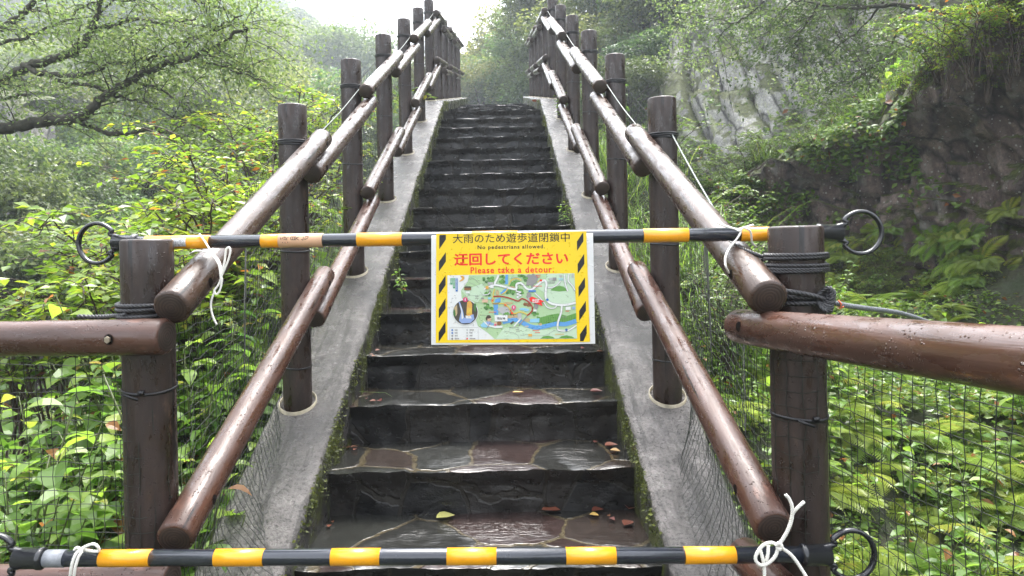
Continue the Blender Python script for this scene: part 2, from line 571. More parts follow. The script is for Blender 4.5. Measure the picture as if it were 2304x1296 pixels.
M['leaf_cover'] = mat_leaf('ground_cover_leaves', [(0, (.04, .08, .016)), (.5, (.10, .17, .03)), (.85, (.19, .27, .045)), (.94, (.26, .26, .05)), (1, (.20, .08, .03))], .42, .35)
M['leaf_grass'] = mat_leaf('grass_blades', [(0, (.06, .12, .02)), (.6, (.13, .22, .035)), (1, (.24, .30, .06))], .5, .4)
M['leaf_moss'] = mat_leaf('moss_tufts', [(0, (.014, .02, .004)), (.5, (.05, .065, .008)), (1, (.14, .16, .015))], .3, .6)
M['leaf_dead'] = mat_leaf('fallen_leaf_skin', [(0, (.16, .05, .025)), (.4, (.09, .022, .02)), (.7, (.36, .22, .04)), (1, (.26, .28, .08))], .15, .5, spec=.3)


# ------------------------------------------------------------------ the terrain: one sheet, interpolated between spot heights
SPOTS = np.array([
    (0, 0, 0), (-1.3, 0, 0), (1.0, 0, -.02), (0, 1.5, 0), (-.8, 1.7, 0), (.75, 1.6, -.02), (0, -5, 0), (-3, -5, 0), (3, -5, .0), (0, -18, 0), (-20, -15, 2), (20, -15, 4),
    (0, 3, .05), (-.6, 2.4, 0), (.5, 2.4, 0), (0, 4, .35), (-.8, 4, .32), (.75, 4, .32), (0, 6, 1.2), (-.9, 6, 1.1), (.8, 6, 1.1), (0, 9, 2.35), (-.9, 9, 2.2), (.8, 9, 2.2), (0, 12, 2.9), (0, 15, 3.5), (-.9, 15, 3.2), (.9, 15, 3.2),
    (-1.4, 2.5, -.25), (-1.5, 4, .05), (-1.5, 6, .7), (-1.6, 9, 1.3), (-2.6, 2.4, -.6), (-3, 4, -1.0), (-3, 7, -.6), (-3.5, 11, -.2), (-2.5, 0, -.1), (-4, -1, -.6), (-6, 2, -4),
    (-7, 5, -6), (-8, 10, -6), (-7, 16, -3.5), (-12, 16, -4), (-12, 8, -9), (-3, 16, 0), (-25, 8, -9), (-40, 5, 4), (-30, 15, -1),
    (-10, 25, -2), (-20, 25, -1), (-20, 35, 1), (-14, 35, 0), (-25, 60, 7), (-15, 60, 5), (-40, 60, 12), (-40, 90, 26), (-20, 90, 18), (-60, 90, 34), (-50, 130, 62), (-30, 130, 34), (-17, 130, 28), (-90, 130, 70), (-4, 60, 2), (-6, 90, 8), (-4, 130, 14), (-30, 25, 3), (-60, 30, 25), (-90, 60, 40),
    (1.2, 2.5, -.10), (1.25, 4, .28), (1.3, 6, .95), (1.4, 9, 1.95), (2.2, 3, -.20), (3, 3, -.20), (1.5, 1.2, -.12), (2.5, .5, -.15), (4, .5, 0), (2, 5, .25), (3, 5, .15), (4.0, 4.2, .1), (2.2, 7, .9), (3.0, 7, .55), (5.5, 6.5, 1.2), (7, 5, 2.2), (2.5, 10, 1.6), (5, 10, 2.0), (8, 8, 3.6),
    (4, 15, 1.9), (8, 14, 2.6), (12, 10, 6), (2, 16, 2.6), (6, 22.5, 7.2), (11, 18.5, 9), (3, 24, 4.2), (5, 30, 8), (10, 30, 12), (2, 34, 5), (8, 45, 16), (0, 40, 3), (20, 30, 20), (20, 15, 13), (-2, 45, 3), (3, 60, 10), (15, 60, 26),
    (0, 90, 10), (15, 90, 28), (30, 60, 34), (40, 100, 50), (0, 140, 18), (20, 140, 38), (60, 40, 40), (90, 90, 60), (60, 0, 25), (-60, 0, 20), (0, 210, 30), (-90, 210, 75), (90, 210, 70)], dtype=float)


def gz(x, y):
    x = np.atleast_1d(np.asarray(x, float)); y = np.atleast_1d(np.asarray(y, float))
    d2 = (x[:, None] - SPOTS[None, :, 0]) ** 2 + (y[:, None] - SPOTS[None, :, 1]) ** 2
    w = 1.0 / (d2 + .04) ** 1.9
    return (w * SPOTS[None, :, 2]).sum(1) / w.sum(1)


def gz1(x, y): return float(gz(x, y)[0])


def make_ground():
    u = np.linspace(-1, 1, 161)
    xs = np.sign(u) * (3.0 * np.abs(u) + 97 * np.abs(u) ** 3.2)
    v = np.linspace(0, 1, 190)
    ys = np.concatenate([[-18, -12, -8, -5], -3 + 21 * v[:100] / v[99], 18 + 190 * (v[1:91] / v[90]) ** 1.7])
    X, Y = np.meshgrid(xs, ys)
    Z = gz(X.ravel(), Y.ravel())
    rough = np.array([mnoise.fractal(Vector((a * .8, b * .8, 3.1)), 1.0, 2.0, 4) for a, b in zip(X.ravel(), Y.ravel())])
    damp = np.clip((np.abs(X.ravel()) - .9) / .6, 0, 1)
    amp = .06 + .4 * np.clip((np.hypot(X.ravel(), Y.ravel()) - 12) / 40, 0, 1)
    Z = Z + rough * amp * damp
    V = np.stack([X.ravel(), Y.ravel(), Z], 1)
    nx, ny = len(xs), len(ys)
    i = (np.arange(ny - 1)[:, None] * nx + np.arange(nx - 1)[None]).ravel()
    T = np.concatenate([np.stack([i, i + 1, i + nx + 1], 1), np.stack([i, i + nx + 1, i + nx], 1)])
    o = bpy.data.objects.new('ground', npmesh('ground', V, T, [M['soil']], smooth=True))
    tag(link(o), kind='structure')


make_ground()

# ------------------------------------------------------------------ the stone staircase
SW, TR, RI = .60, .4022, .1703
XC = -.10                                    # centre line of the stairs
Y_TOP, Z_TOP = 2.79 + TR * 15, .3625 + RI * 15
NOSE = [(2.33, .1922)] + [(2.79 + TR * k, .3625 + RI * k) for k in range(16)]
for k in range(1, 7):
    NOSE.append((Y_TOP + .80 * k, Z_TOP + .1704 * k))
END_Y = 15.6


def nose_z(y):
    return .3625 + (y - 2.79) * RI / TR if y < Y_TOP else Z_TOP + .213 * (y - Y_TOP)


def curb_z(y):
    return nose_z(y) + .125


stair = empty('stone_staircase', (XC, 2.33, 0))
tag(stair, 'dark wet stone staircase of flagstone steps climbing away between two concrete curbs', 'staircase')


def make_step(k):
    y, z = NOSE[k]
    zb = NOSE[k - 1][1] if k else -.02
    yb = NOSE[k + 1][0] if k + 1 < len(NOSE) else END_Y
    rnd = random.Random(100 + k)
    ph = [rnd.uniform(0, 6.3) for _ in range(6)]
    N = 60
    joints = sorted(rnd.uniform(-.5, .5) for _ in range(4))
    offs = [(rnd.uniform(-.009, .009), rnd.uniform(-.006, .006)) for _ in range(5)]

    def jit(x):
        j = sum(1 for q in joints if x > q)
        a = .003 * math.sin(17 * x + ph[0]) + .002 * math.sin(41 * x + ph[1]) + offs[j][0] + .0025 * mnoise.noise(Vector((x * 30, k * 7.1, 0)))
        b = .003 * math.sin(13 * x + ph[2]) + .0015 * math.sin(37 * x + ph[3]) + offs[j][1] + .003 * mnoise.noise(Vector((x * 26, k * 3.7, 5)))
        c = .006 * math.sin(7 * x + ph[4]) + .008 * mnoise.noise(Vector((x * 9, k * 5.3, 9)))
        return a, b, c
    xs = np.linspace(-SW - .012, SW + .012, N)
    rz = [0, .18, .38, .58, .74, .86]
    rows = []
    for t in rz:
        row = []
        for x in xs:
            a, b, c = jit(x)
            zz = zb - .015 + (z - .028 - zb + .015) * t
            dn = .009 * mnoise.noise(Vector((x * 11, zz * 13, k * 2.3))) + .005 * mnoise.noise(Vector((x * 34, zz * 34, k * 1.3))) + offs[sum(1 for q in joints if x > q)][0] * .8
            row.append((x, y - .0 + .018 + dn - c * .5 * t, zz))
        rows.append(row)
    row = []; row2 = []
    for x in xs:
        a, b, c = jit(x)
        row.append((x, y + .004 + a * .8 - abs(c) * .4, z - .030 + c + b))
        row2.append((x, y + .000 + a, z - .0012 + b))
    rows += [row, row2]
    n = N
    V = [p for r in rows for p in r]
    Fq = [(i * n + j, i * n + j + 1, (i + 1) * n + j + 1, (i + 1) * n + j) for i in range(len(rows) - 1) for j in range(n - 1)]
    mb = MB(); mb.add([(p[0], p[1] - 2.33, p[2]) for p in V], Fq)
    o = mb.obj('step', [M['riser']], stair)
    # the flagstone tread
    rows = [[(p[0], p[1], p[2]) for p in row2]]
    for t in (.035, .12, .3, .5, .7, .9, 1.0):
        r = []
        for x in xs:
            a, b, c = jit(x)
            f = max(0, 1 - t * 4)
            zz = z + b * f + .0035 * mnoise.noise(Vector((x * 6, (y + t) * 6, 1.7))) + .0015 * mnoise.noise(Vector((x * 21, (y + t) * 21, 4.4)))
            r.append((x, y + .005 * (1 if t < .1 else 0) + a * f + (yb - y + .03) * t * (1 if t > .1 else .0), zz))
        rows.append(r)
    V = [p for r in rows for p in r]
    Fq = [(i * n + j, i * n + j + 1, (i + 1) * n + j + 1, (i + 1) * n + j) for i in range(len(rows) - 1) for j in range(n - 1)]
    mb = MB(); mb.add([(p[0], p[1] - 2.33, p[2]) for p in V], Fq)
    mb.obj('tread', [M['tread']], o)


for k in range(len(NOSE)):
    make_step(k)


def make_curb(side):
    ys = list(np.arange(1.75, Y_TOP, .035)) + [Y_TOP] + list(np.arange(Y_TOP + .3, END_Y, .3))
    mb = MB()
    xi, xo = SW, SW + .285
    V = []
    for y in ys:
        zt = curb_z(y)
        lo = zt - .55
        for x, z in ((xi, lo), (xi, zt - .10), (xi, zt - .05), (xi, zt - .012), (xi + .012, zt), (xi + .10, zt), (xo - .1, zt), (xo - .012, zt), (xo, zt - .012), (xo, lo)):
            nn = mnoise.noise(Vector((x * 12 * side, y * 12, z * 12)))
            n3 = mnoise.noise(Vector((x * 31, y * 27, z * 9)))
            e_ = .006 if abs(x - xi) < .02 and z > zt - .06 else .0015
            V.append((side * (x + .002 * nn + e_ * n3), y - 2.33, z + .002 * nn + e_ * n3))
    n = 10
    Fq, mi = [], []
    for i in range(len(ys) - 1):
        for j in range(n - 1):
            q = (i * n + j, i * n + j + 1, (i + 1) * n + j + 1, (i + 1) * n + j)
            Fq.append(q if side > 0 else q[::-1])
            mi.append(1 if j < 3 else 0)
    Fq.append(tuple(range(n)) if side < 0 else tuple(range(n - 1, -1, -1))); mi.append(0)
    mb.add(V, Fq)
    mb.m = mi
    mb.obj('curb', [M['conc'], M['conc_moss']], stair)


make_curb(-1); make_curb(1)

# ------------------------------------------------------------------ log railings
LX, RX = -.885, .690                         # post rows
RP, RR = .0600, .0430
PYS = [None, 3.03, 4.24, 5.445, 6.65, 7.86, 9.07, 10.3, 11.5, 12.7, 13.9, 15.1]


def log_mesh(L, r, seed, mats, taper=.0, seg=28, chamf=.008):
    rnd = random.Random(seed)
    zs = [0, chamf * .4, chamf] + [chamf + (L - 2 * chamf) * t for t in np.linspace(.06, .94, 9)] + [L - chamf, L - chamf * .4, L]
    p1, p2 = rnd.uniform(0, 6), rnd.uniform(0, 6)
    V = []
    for i, z in enumerate(zs):
        k = 1.0
        if i == 0 or i == len(zs) - 1: k = 1 - chamf * 1.0 / r
        elif i == 1 or i == len(zs) - 2: k = 1 - chamf * .3 / r
        for s in range(seg):
            w = 2 * math.pi * s / seg
            rr = r * k * (1 + .010 * math.sin(2 * w + p1) + .007 * math.sin(3 * w + p2 + z * 2) + .006 * mnoise.noise(Vector((math.cos(w) * 2, math.sin(w) * 2, z * 5 + seed))))
            V.append((rr * math.cos(w), rr * math.sin(w), z))
    n = len(zs)
    Fq = [(i * seg + s, i * seg + (s + 1) % seg, (i + 1) * seg + (s + 1) % seg, (i + 1) * seg + s) for i in range(n - 1) for s in range(seg)]
    mb = MB(); mb.add(V, Fq)
    # end caps as fans with a slightly dished centre
    for base, zc, flip in ((0, 0, True), ((n - 1) * seg, L, False)):
        c = len(mb.v); mb.v.append((0, 0, zc))
        for s in range(seg):
            f = (base + s, base + (s + 1) % seg, c)
            mb.f.append(f[::-1] if flip else f); mb.m.append(1)
    return mb.mesh('log', mats)


def log_between(name, a, b, r, mat, parent, seed):
    a, b = Vector(a), Vector(b)
    o = bpy.data.objects.new(name, log_mesh((b - a).length, r, seed, [M[mat], M['end']]))
    o.matrix_world = Matrix.Translation(a) @ (b - a).to_track_quat('Z', 'Y').to_matrix().to_4x4()
    return link(o, parent)


def bolt_hole_shade(log, z, ang, r, bolt=False):
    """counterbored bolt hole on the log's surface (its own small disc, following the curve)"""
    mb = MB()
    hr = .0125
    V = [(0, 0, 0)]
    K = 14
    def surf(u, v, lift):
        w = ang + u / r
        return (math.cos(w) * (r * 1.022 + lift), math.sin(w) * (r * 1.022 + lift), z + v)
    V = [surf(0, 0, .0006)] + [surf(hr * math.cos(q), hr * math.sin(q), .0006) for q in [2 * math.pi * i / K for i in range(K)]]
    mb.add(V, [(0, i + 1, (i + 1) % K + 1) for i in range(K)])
    o = mb.obj('bolt_hole_shade', [M['hole']], log)
    if bolt:
        mb = MB()
        V = []
        for lift in (.001, .006):
            V += [surf(.0075 * math.cos(q), .0075 * math.sin(q), lift) for q in [2 * math.pi * i / 6 for i in range(6)]]
        mb.add(V, [(i, (i + 1) % 6, 6 + (i + 1) % 6, 6 + i) for i in range(6)] + [tuple(range(6, 12))])
        mb.obj('bolt', [M['steel']], log, smooth=False)
    return o


def ring_band(name, x, y, z, r, w, mat, parent, tilt=0, tail=False):
    mb = MB()
    K = 30
    V = []
    for s in range(K):
        q = 2 * math.pi * s / K
        for rr, dz in ((r, -w / 2), (r + .0018, -w / 2), (r + .0018, w / 2), (r, w / 2)):
            V.append((rr * math.cos(q), rr * math.sin(q), z + dz + tilt * math.sin(q) + .002 * math.sin(2 * q)))
    Fq = []
    for s in range(K):
        s2 = (s + 1) % K
        for j in range(4):
            Fq.append((s * 4 + j, s2 * 4 + j, s2 * 4 + (j + 1) % 4, s * 4 + (j + 1) % 4))
    mb.add(V, Fq)
    if tail:
        mb.box((.012, -r - .004, z + .001), (.013, .009, .010))
        mb.box((-.012, -r - .009, z - .008), (.040, .002, .006), rot=Matrix.Rotation(.35, 3, 'Y'))
    return mb.obj(name, [M[mat]], parent)


def make_post(rail, X, Y, zbase, ztop, seed, r=RP, sleeve=True, wy=0, ties=()):
    o = bpy.data.objects.new('post', log_mesh(ztop - zbase, r, seed, [M['post'], M['post']], chamf=.006))
    o.location = (X, Y, zbase)
    link(o, rail)
    if sleeve:
        mb = MB()
        sl_ = (curb_z(wy + .1) - curb_z(wy - .1)) / .2
        K = 32
        V = []
        for s in range(K):
            q = 2 * math.pi * s / K
            for rr, dz in ((r + .014, -.05), (r + .014, .012), (r + .0185, .012), (r + .0185, -.05)):
                V.append((rr * math.cos(q), rr * math.sin(q), curb_z(wy) - zbase + dz + sl_ * rr * math.sin(q)))
        mb.add(V, [(s * 4 + j, ((s + 1) % K) * 4 + j, ((s + 1) % K) * 4 + (j + 1) % 4, s * 4 + (j + 1) % 4) for s in range(K) for j in range(4)])
        mb.obj('sleeve', [M['pvc']], o)
    for z, tl in ties:
        ring_band('cable_tie', 0, 0, z - zbase, r * 1.02, .007, 'zip', o, .004, tl)
    return o


def post_top(y):
    if y < 2.5: return CH + .03
    if y < 9.2: return CH + .61 + (y - 3.03) * .417
    return curb_z(y) + 1.28


def build_railing(side, label):
    X = LX if side < 0 else RX
    Xr = X - side * (RP + RR - .002)
    Y1 = 1.77 if side < 0 else 1.675
    rail = empty('log_railing', (X, Y1, 0))
    tag(rail, label, 'railing')
    ys = [Y1] + PYS[1:]
    inv = Matrix.Translation((-X, -Y1, 0))
    def L(v): return inv @ Vector(v)
    sd = 10 if side < 0 else 60
    posts = []
    for i, y in enumerate(ys):
        zt = post_top(y)
        zb = -.05 if i == 0 else curb_z(y) - .03
        ties = []
        if i == 0: ties = [(CH - .34 if side < 0 else CH - .41, True)]
        elif i < 7: ties = [(zt - .155, False), (zt - .168, False), (zt - .62, False), (curb_z(y) + .16, False)]
        p = make_post(rail, 0, y - Y1, zb, zt, sd + i, RP if i else RP * 1.03, sleeve=i > 0, wy=y, ties=ties)
        posts.append(p)
    # sloping logs: one per bay, alternately lapped over and under the next
    def hi(y): return CH - .095 if y < 2 else post_top(y) - .170
    def lo(y): return CH - (.640 if side < 0 else .607) if y < 2 else post_top(y) - .765
    n = len(ys)
    for lev, (fn, drop) in enumerate(((hi, .098), (lo, .105))):
        for i in range(n - 1):
            ya, yb = ys[i], ys[i + 1]
            d = 0 if i % 2 == 0 else drop
            za, zb = fn(ya) - d, fn(yb) - d
            sl_ = (zb - za) / (yb - ya)
            oa = .10 if i == 0 else .085
            if lev == 0 and i == 0: oa = .095
            a = (Xr, ya - oa, za - sl_ * oa)
            b = (Xr, yb + .10, zb + sl_ * .10)
            mat = 'rail' if (lev == 0 or i > 1) else 'rail_red'
            if side < 0 and mat == 'rail_red': mat = 'rail_mid'
            o = log_between('rail', L(a), L(b), RR if i else RR * 1.02, mat, rail, sd + 100 + 20 * lev + i)
            if i < 6:
                # dark bolt-hole discs face the stairs
                mw = o.matrix_local.to_3x3()
                inward = mw.inverted() @ Vector((-side, 0, 0))
                ang = math.atan2(inward.y, inward.x)
                Ltot = (Vector(b) - Vector(a)).length
                bolt_hole_shade(o, .135 if i == 0 else .09, ang, RR)
                bolt_hole_shade(o, Ltot - .10, ang, RR)
    # level logs of the fence along the approach path
    if side < 0:
        pa, pb = at(376, 757, 1.664), at(-420, 768, 1.82)
        o = log_between('rail', L(pa), L(pb), RR, 'rail_red', rail, 301)
        mw = o.matrix_local.to_3x3()
        inw = mw.inverted() @ Vector((0, -1, 0))
        bolt_hole_shade(o, .118, math.atan2(inw.y, inw.x) , RR, True)
        pa, pb = at(388, 1308, 1.65), at(-420, 1316, 1.80)
        log_between('rail', L(pa), L(pb), RR, 'rail_red', rail, 302)
    else:
        pa = Vector((.587, 1.775, CH - .215)); pb = Vector((.70, .10, CH - .106))
        o = log_between('rail', L(pa), L(pb), RR, 'rail_red', rail, 303)
        mw = o.matrix_local.to_3x3()
        inw = mw.inverted() @ Vector((-1, 0, .1))
        bolt_hole_shade(o, .10, math.atan2(inw.y, inw.x), RR)
        pa = Vector((.575, 1.745, CH - .770)); pb = Vector((.70, .10, CH - .72))
        log_between('rail', L(pa), L(pb), RR, 'rail_red', rail, 304)
    return rail


rail_l = build_railing(-1, 'dark brown log railing on the left curb, joined to a level log going off sideways')
rail_r = build_railing(1, 'dark brown log railing on the right curb, joined to a red-brown log coming forwards')


# ------------------------------------------------------------------ bird netting tied along the railings
def plan_arc(cx, cy, r, a0, a1, n):
    return [(cx + r * math.cos(math.radians(a0 + (a1 - a0) * i / n)), cy + r * math.sin(math.radians(a0 + (a1 - a0) * i / n))) for i in range(n + 1)]


def make_net(name, label, plan, ztop, zbot, cell, rad, flare, seed):
    """plan: list of (x,y); threads are thin three-sided tubes, knotted in a square mesh that sags a little"""
    rng = np.random.default_rng(seed)
    P = np.array(plan, float)
    seg = np.hypot(*(P[1:] - P[:-1]).T)
    s = np.concatenate([[0], np.cumsum(seg)])
    nu = int(s[-1] / cell)
    nv = 30
    su = np.linspace(0, s[-1], nu + 1)
    x = np.interp(su, s, P[:, 0]); y = np.interp(su, s, P[:, 1])
    tx = np.gradient(x); ty = np.gradient(y); tl = np.hypot(tx, ty) + 1e-9
    nxv, nyv = -ty / tl, tx / tl
    zt = np.array([ztop(a, b) for a, b in zip(x, y)])
    zb = np.array([zbot(a, b) for a, b in zip(x, y)])
    v = np.linspace(0, 1, nv + 1)
    Z = zt[None] + (zb - zt)[None] * v[:, None]
    sag = .010 * np.sin(su * 3.1 + 1)[None] * np.sin(v * 3.14)[:, None] + rng.normal(0, .0022, Z.shape)
    wav = np.array([[mnoise.noise(Vector((a * 2.5, b * 2.2, seed))) for a in su] for b in v]) * .022
    fl = flare * np.clip((v - .78) / .22, 0, 1)[:, None] ** 1.3 * (0.6 + .4 * np.sin(su * 5 + 2))[None]
    off = wav + fl * (np.clip((y - 1.85) / .3, 0, 1) * np.clip((2.95 - y) / .3, 0, 1))[None]
    X = x[None] + nxv[None] * off + rng.normal(0, .002, Z.shape)
    Yy = y[None] + nyv[None] * off + rng.normal(0, .002, Z.shape)
    Z = Z + sag
    G = np.stack([X, Yy, Z], -1)

    def threads(A):            # A: (n, m, 3) polylines
        n, m, _ = A.shape
        t = np.gradient(A, axis=1); t /= np.linalg.norm(t, axis=-1, keepdims=True) + 1e-9
        ref = np.array([.3, -.5, .81]); a = np.cross(t, ref); a /= np.linalg.norm(a, axis=-1, keepdims=True) + 1e-9
        b = np.cross(t, a)
        V = np.stack([A + rad * (a * math.cos(q) + b * math.sin(q)) for q in (0, 2.094, 4.189)], 2)   # n,m,3,3
        idx = np.arange(n * m * 3).reshape(n, m, 3)
        F_ = []
        for k in range(3):
            k2 = (k + 1) % 3
            F_.append(np.stack([idx[:, :-1, k], idx[:, :-1, k2], idx[:, 1:, k2], idx[:, 1:, k]], -1).reshape(-1, 4))
        return V.reshape(-1, 3), np.concatenate(F_)
    V1, F1 = threads(G)
    V2, F2 = threads(np.swapaxes(G, 0, 1))
    me = npmesh(name, np.concatenate([V1, V2]), np.concatenate([F1, F2 + len(V1)]), [M['net']], smooth=True)
    o = bpy.data.objects.new(name, me)
    return tag(link(o), label, 'netting')


def nt_l(x, y):
    if y < 1.9: return CH - .175
    return post_top(y) - .20
def nb_l(x, y):
    if y < 1.9: return -.02
    return curb_z(y) + .012


plan_l = [(-3.0, 1.90), (-2.0, 1.86), (-1.2, 1.82), (-.958, 1.80)] + plan_arc(LX, 1.77, .0665, 175, 355, 10) + [(LX - RP - .006, 2.9), (LX - RP - .006, 9.3)]
make_net('bird_netting', 'black square-mesh netting behind the left log railing, hanging down onto the curb', plan_l, nt_l, nb_l, .034, .00105, -.20, 3)
def nt_r(x, y):
    if y < 1.9: return CH - .205
    return post_top(y) - .20
plan_r = [(.86, .20), (.80, 1.0), (.765, 1.60)] + plan_arc(RX, 1.675, .0665, -15, -195, 10) + [(RX + RP + .006, 2.9), (RX + RP + .006, 9.3)]
make_net('bird_netting', 'black square-mesh netting wrapped round the right front post, ferns seen through it', plan_r, nt_r, nb_l, .034, .00105, .10, 4)


# ------------------------------------------------------------------ ropes, cords, string ties
def laid_rope(mb, pts, r, pitch, strands=3, seg=6, mi=0):
    pts = [Vector(p) for p in pts]
    # resample
    out, acc = [pts[0]], 0
    step = pitch / 8
    for a, b in zip(pts[:-1], pts[1:]):
        L_ = (b - a).length
        k = max(1, int(round(L_ / step)))
        for i in range(1, k + 1): out.append(a.lerp(b, i / k))
    t0 = (out[1] - out[0]).normalized()
    a = t0.orthogonal().normalized()
    fr = []
    for i, p in enumerate(out):
        t = (out[min(i + 1, len(out) - 1)] - out[max(i - 1, 0)])
        t = t.normalized() if t.length > 1e-9 else t0
        a = (a - t * a.dot(t)).normalized()
        fr.append((a.copy(), t.cross(a)))
    rs = r * .56
    s = 0
    lines = [[] for _ in range(strands)]
    for i, p in enumerate(out):
        if i: s += (out[i] - out[i - 1]).length
        for k in range(strands):
            w = 2 * math.pi * (s / pitch + k / strands)
            lines[k].append(p + (fr[i][0] * math.cos(w) + fr[i][1] * math.sin(w)) * (r - rs))
    for l in lines: mb.tube(l, rs, seg, mi)


def coil(cx, cy, z0, r, turns, rise, a0=0, n=28):
    return [(cx + r * math.cos(a0 + 2 * math.pi * i / n), cy + r * math.sin(a0 + 2 * math.pi * i / n), z0 + rise * i / n) for i in range(int(turns * n) + 1)]


mb = MB()
laid_rope(mb, coil(LX, 1.77, CH - .128, RP + .0085, 1.0, -.004), .0065, .03)
laid_rope(mb, coil(LX, 1.77, CH - .143, RP + .0085, 1.0, .002), .0065, .03)
laid_rope(mb, coil(LX, 1.77, CH - .158, RP + .0085, 1.0, .001), .0065, .03)
laid_rope(mb, catmull([(LX - .02, 1.77 - RP - .008, CH - .150), (LX - .085, 1.745, CH - .158), (LX - .13, 1.76, CH - .160), (LX - .17, 1.76, CH - .158)]), .0065, .03)
o = mb.obj('rope_coil', [M['rope']])
tag(o, 'black twisted rope wound round the left front post just above the level log', 'rope')

mb = MB()
for i in range(5):
    laid_rope(mb, coil(RX, 1.675, CH - .037 - .0105 * i, RP + .008, 1.0, .006 * math.sin(i * 2)), .0055, .026)
laid_rope(mb, catmull([(RX - RP, 1.70, CH - .045), (RX - RP - .03, 1.72, CH - .03), (RX - RP - .055, 1.80, CH - .005), (RX - RP - .05, 1.9, CH + .03)]), .0055, .026)
laid_rope(mb, catmull([(RX - RP, 1.71, CH - .050), (RX - RP - .02, 1.73, CH - .045), (RX - RP - .045, 1.80, CH - .02)]), .0055, .026)
o = mb.obj('rope_coil', [M['rope']])
tag(o, 'black rope wrapped in several tight turns round the right front post below the barrier pole', 'rope')

mb = MB()
zk = CH - .138
laid_rope(mb, coil(RX, 1.675, zk + .006, RP + .009, .98, -.008, math.radians(200)), .0068, .03)
laid_rope(mb, coil(RX, 1.675, zk - .008, RP + .009, .6, -.002, math.radians(200)), .0068, .03)
kc = at(1857, 674, 1.60)
for i in range(7):
    q = i * .9
    pts = [kc + Vector(((.013 + .004 * math.sin(i * 3)) * math.cos(w + q), (.010) * math.sin(w * 1 + q * .7), (.015) * math.sin(w + i) + (i - 3) * .0038)) for w in [2 * math.pi * j / 12 for j in range(13)]]
    laid_rope(mb, pts, .0058, .026)
laid_rope(mb, catmull([at(1765, 655, 1.60), at(1800, 660, 1.60), at(1830, 666, 1.60), kc]), .0068, .03)
laid_rope(mb, catmull([kc, at(1895, 686, 1.62), at(1950, 694, 1.70), at(2030, 706, 1.85), at(2110, 735, 2.1), at(2200, 790, 2.4)]), .0066, .024, mi=1)
mb.tube([at(1886, 676, 1.61), at(1893, 684, 1.602), at(1889, 694, 1.61), at(1898, 690, 1.60)], .0018, 5, 2)
M['cordbw'] = mat_plain('pale_grey_rope', (.16, .17, .18), .4, .5, .6, 260)
M['orange'] = mat_plain('orange_tie', (.55, .10, .03), .4)
o = mb.obj('knotted_rope', [M['rope'], M['cordbw'], M['orange']])
tag(o, 'knotted black rope on the right front post, a pale rope leading away from it', 'rope')

for side, X in ((-1, LX), (1, RX)):
    mb = MB()
    ys = PYS[1:7]
    prev = None
    pts = []
    for i in range(len(ys) - 1):
        a = Vector((X - side * (RP + .004), ys[i] + .02, post_top(ys[i]) - .162))
        b = Vector((X - side * (RP + .004), ys[i + 1] - .02, post_top(ys[i + 1]) - .162))
        mid = (a + b) / 2 - Vector((0, 0, .012))
        laid_rope(mb, catmull([a, mid, b], 4), .0032, .02, 2, 5)
    if side > 0:
        a = Vector((RX + RP * .5, 2.985, post_top(3.03) - .162)); b = Vector((RX - RP - .045, 1.80, CH - .005))
        laid_rope(mb, catmull([a, (a + b) / 2 - Vector((0, 0, .006)), b], 6), .0034, .02, 2, 5)
    else:
        a = Vector((LX + RP + .004, 3.01, post_top(3.03) - .162)); b = Vector((LX + RP + .0, 1.83, CH - .10))
        laid_rope(mb, catmull([a, (a + b) / 2 - Vector((0, 0, .006)), b], 6), .0030, .02, 2, 5)
    for y in ys:
        for dz in (-.155, -.164):
            mb.tube(coil(X, y, post_top(y) + dz, RP + .0035, 1.0, .001, 0, 24), .0032, 5, 1)
    o = mb.obj('net_cord', [M['cord'], M['rope']])
    tag(o, 'thin pale cord strung from post to post holding the netting of the %s railing' % ('left' if side < 0 else 'right'), 'cord')


# ------------------------------------------------------------------ barrier poles
def pole_seg(mb, a, b, r, t0, t1, mi, lift=0.0, seg=24, cap=False):
    mb.tube([a.lerp(b, t0), a.lerp(b, t1)], r + lift, seg, mi, cap)


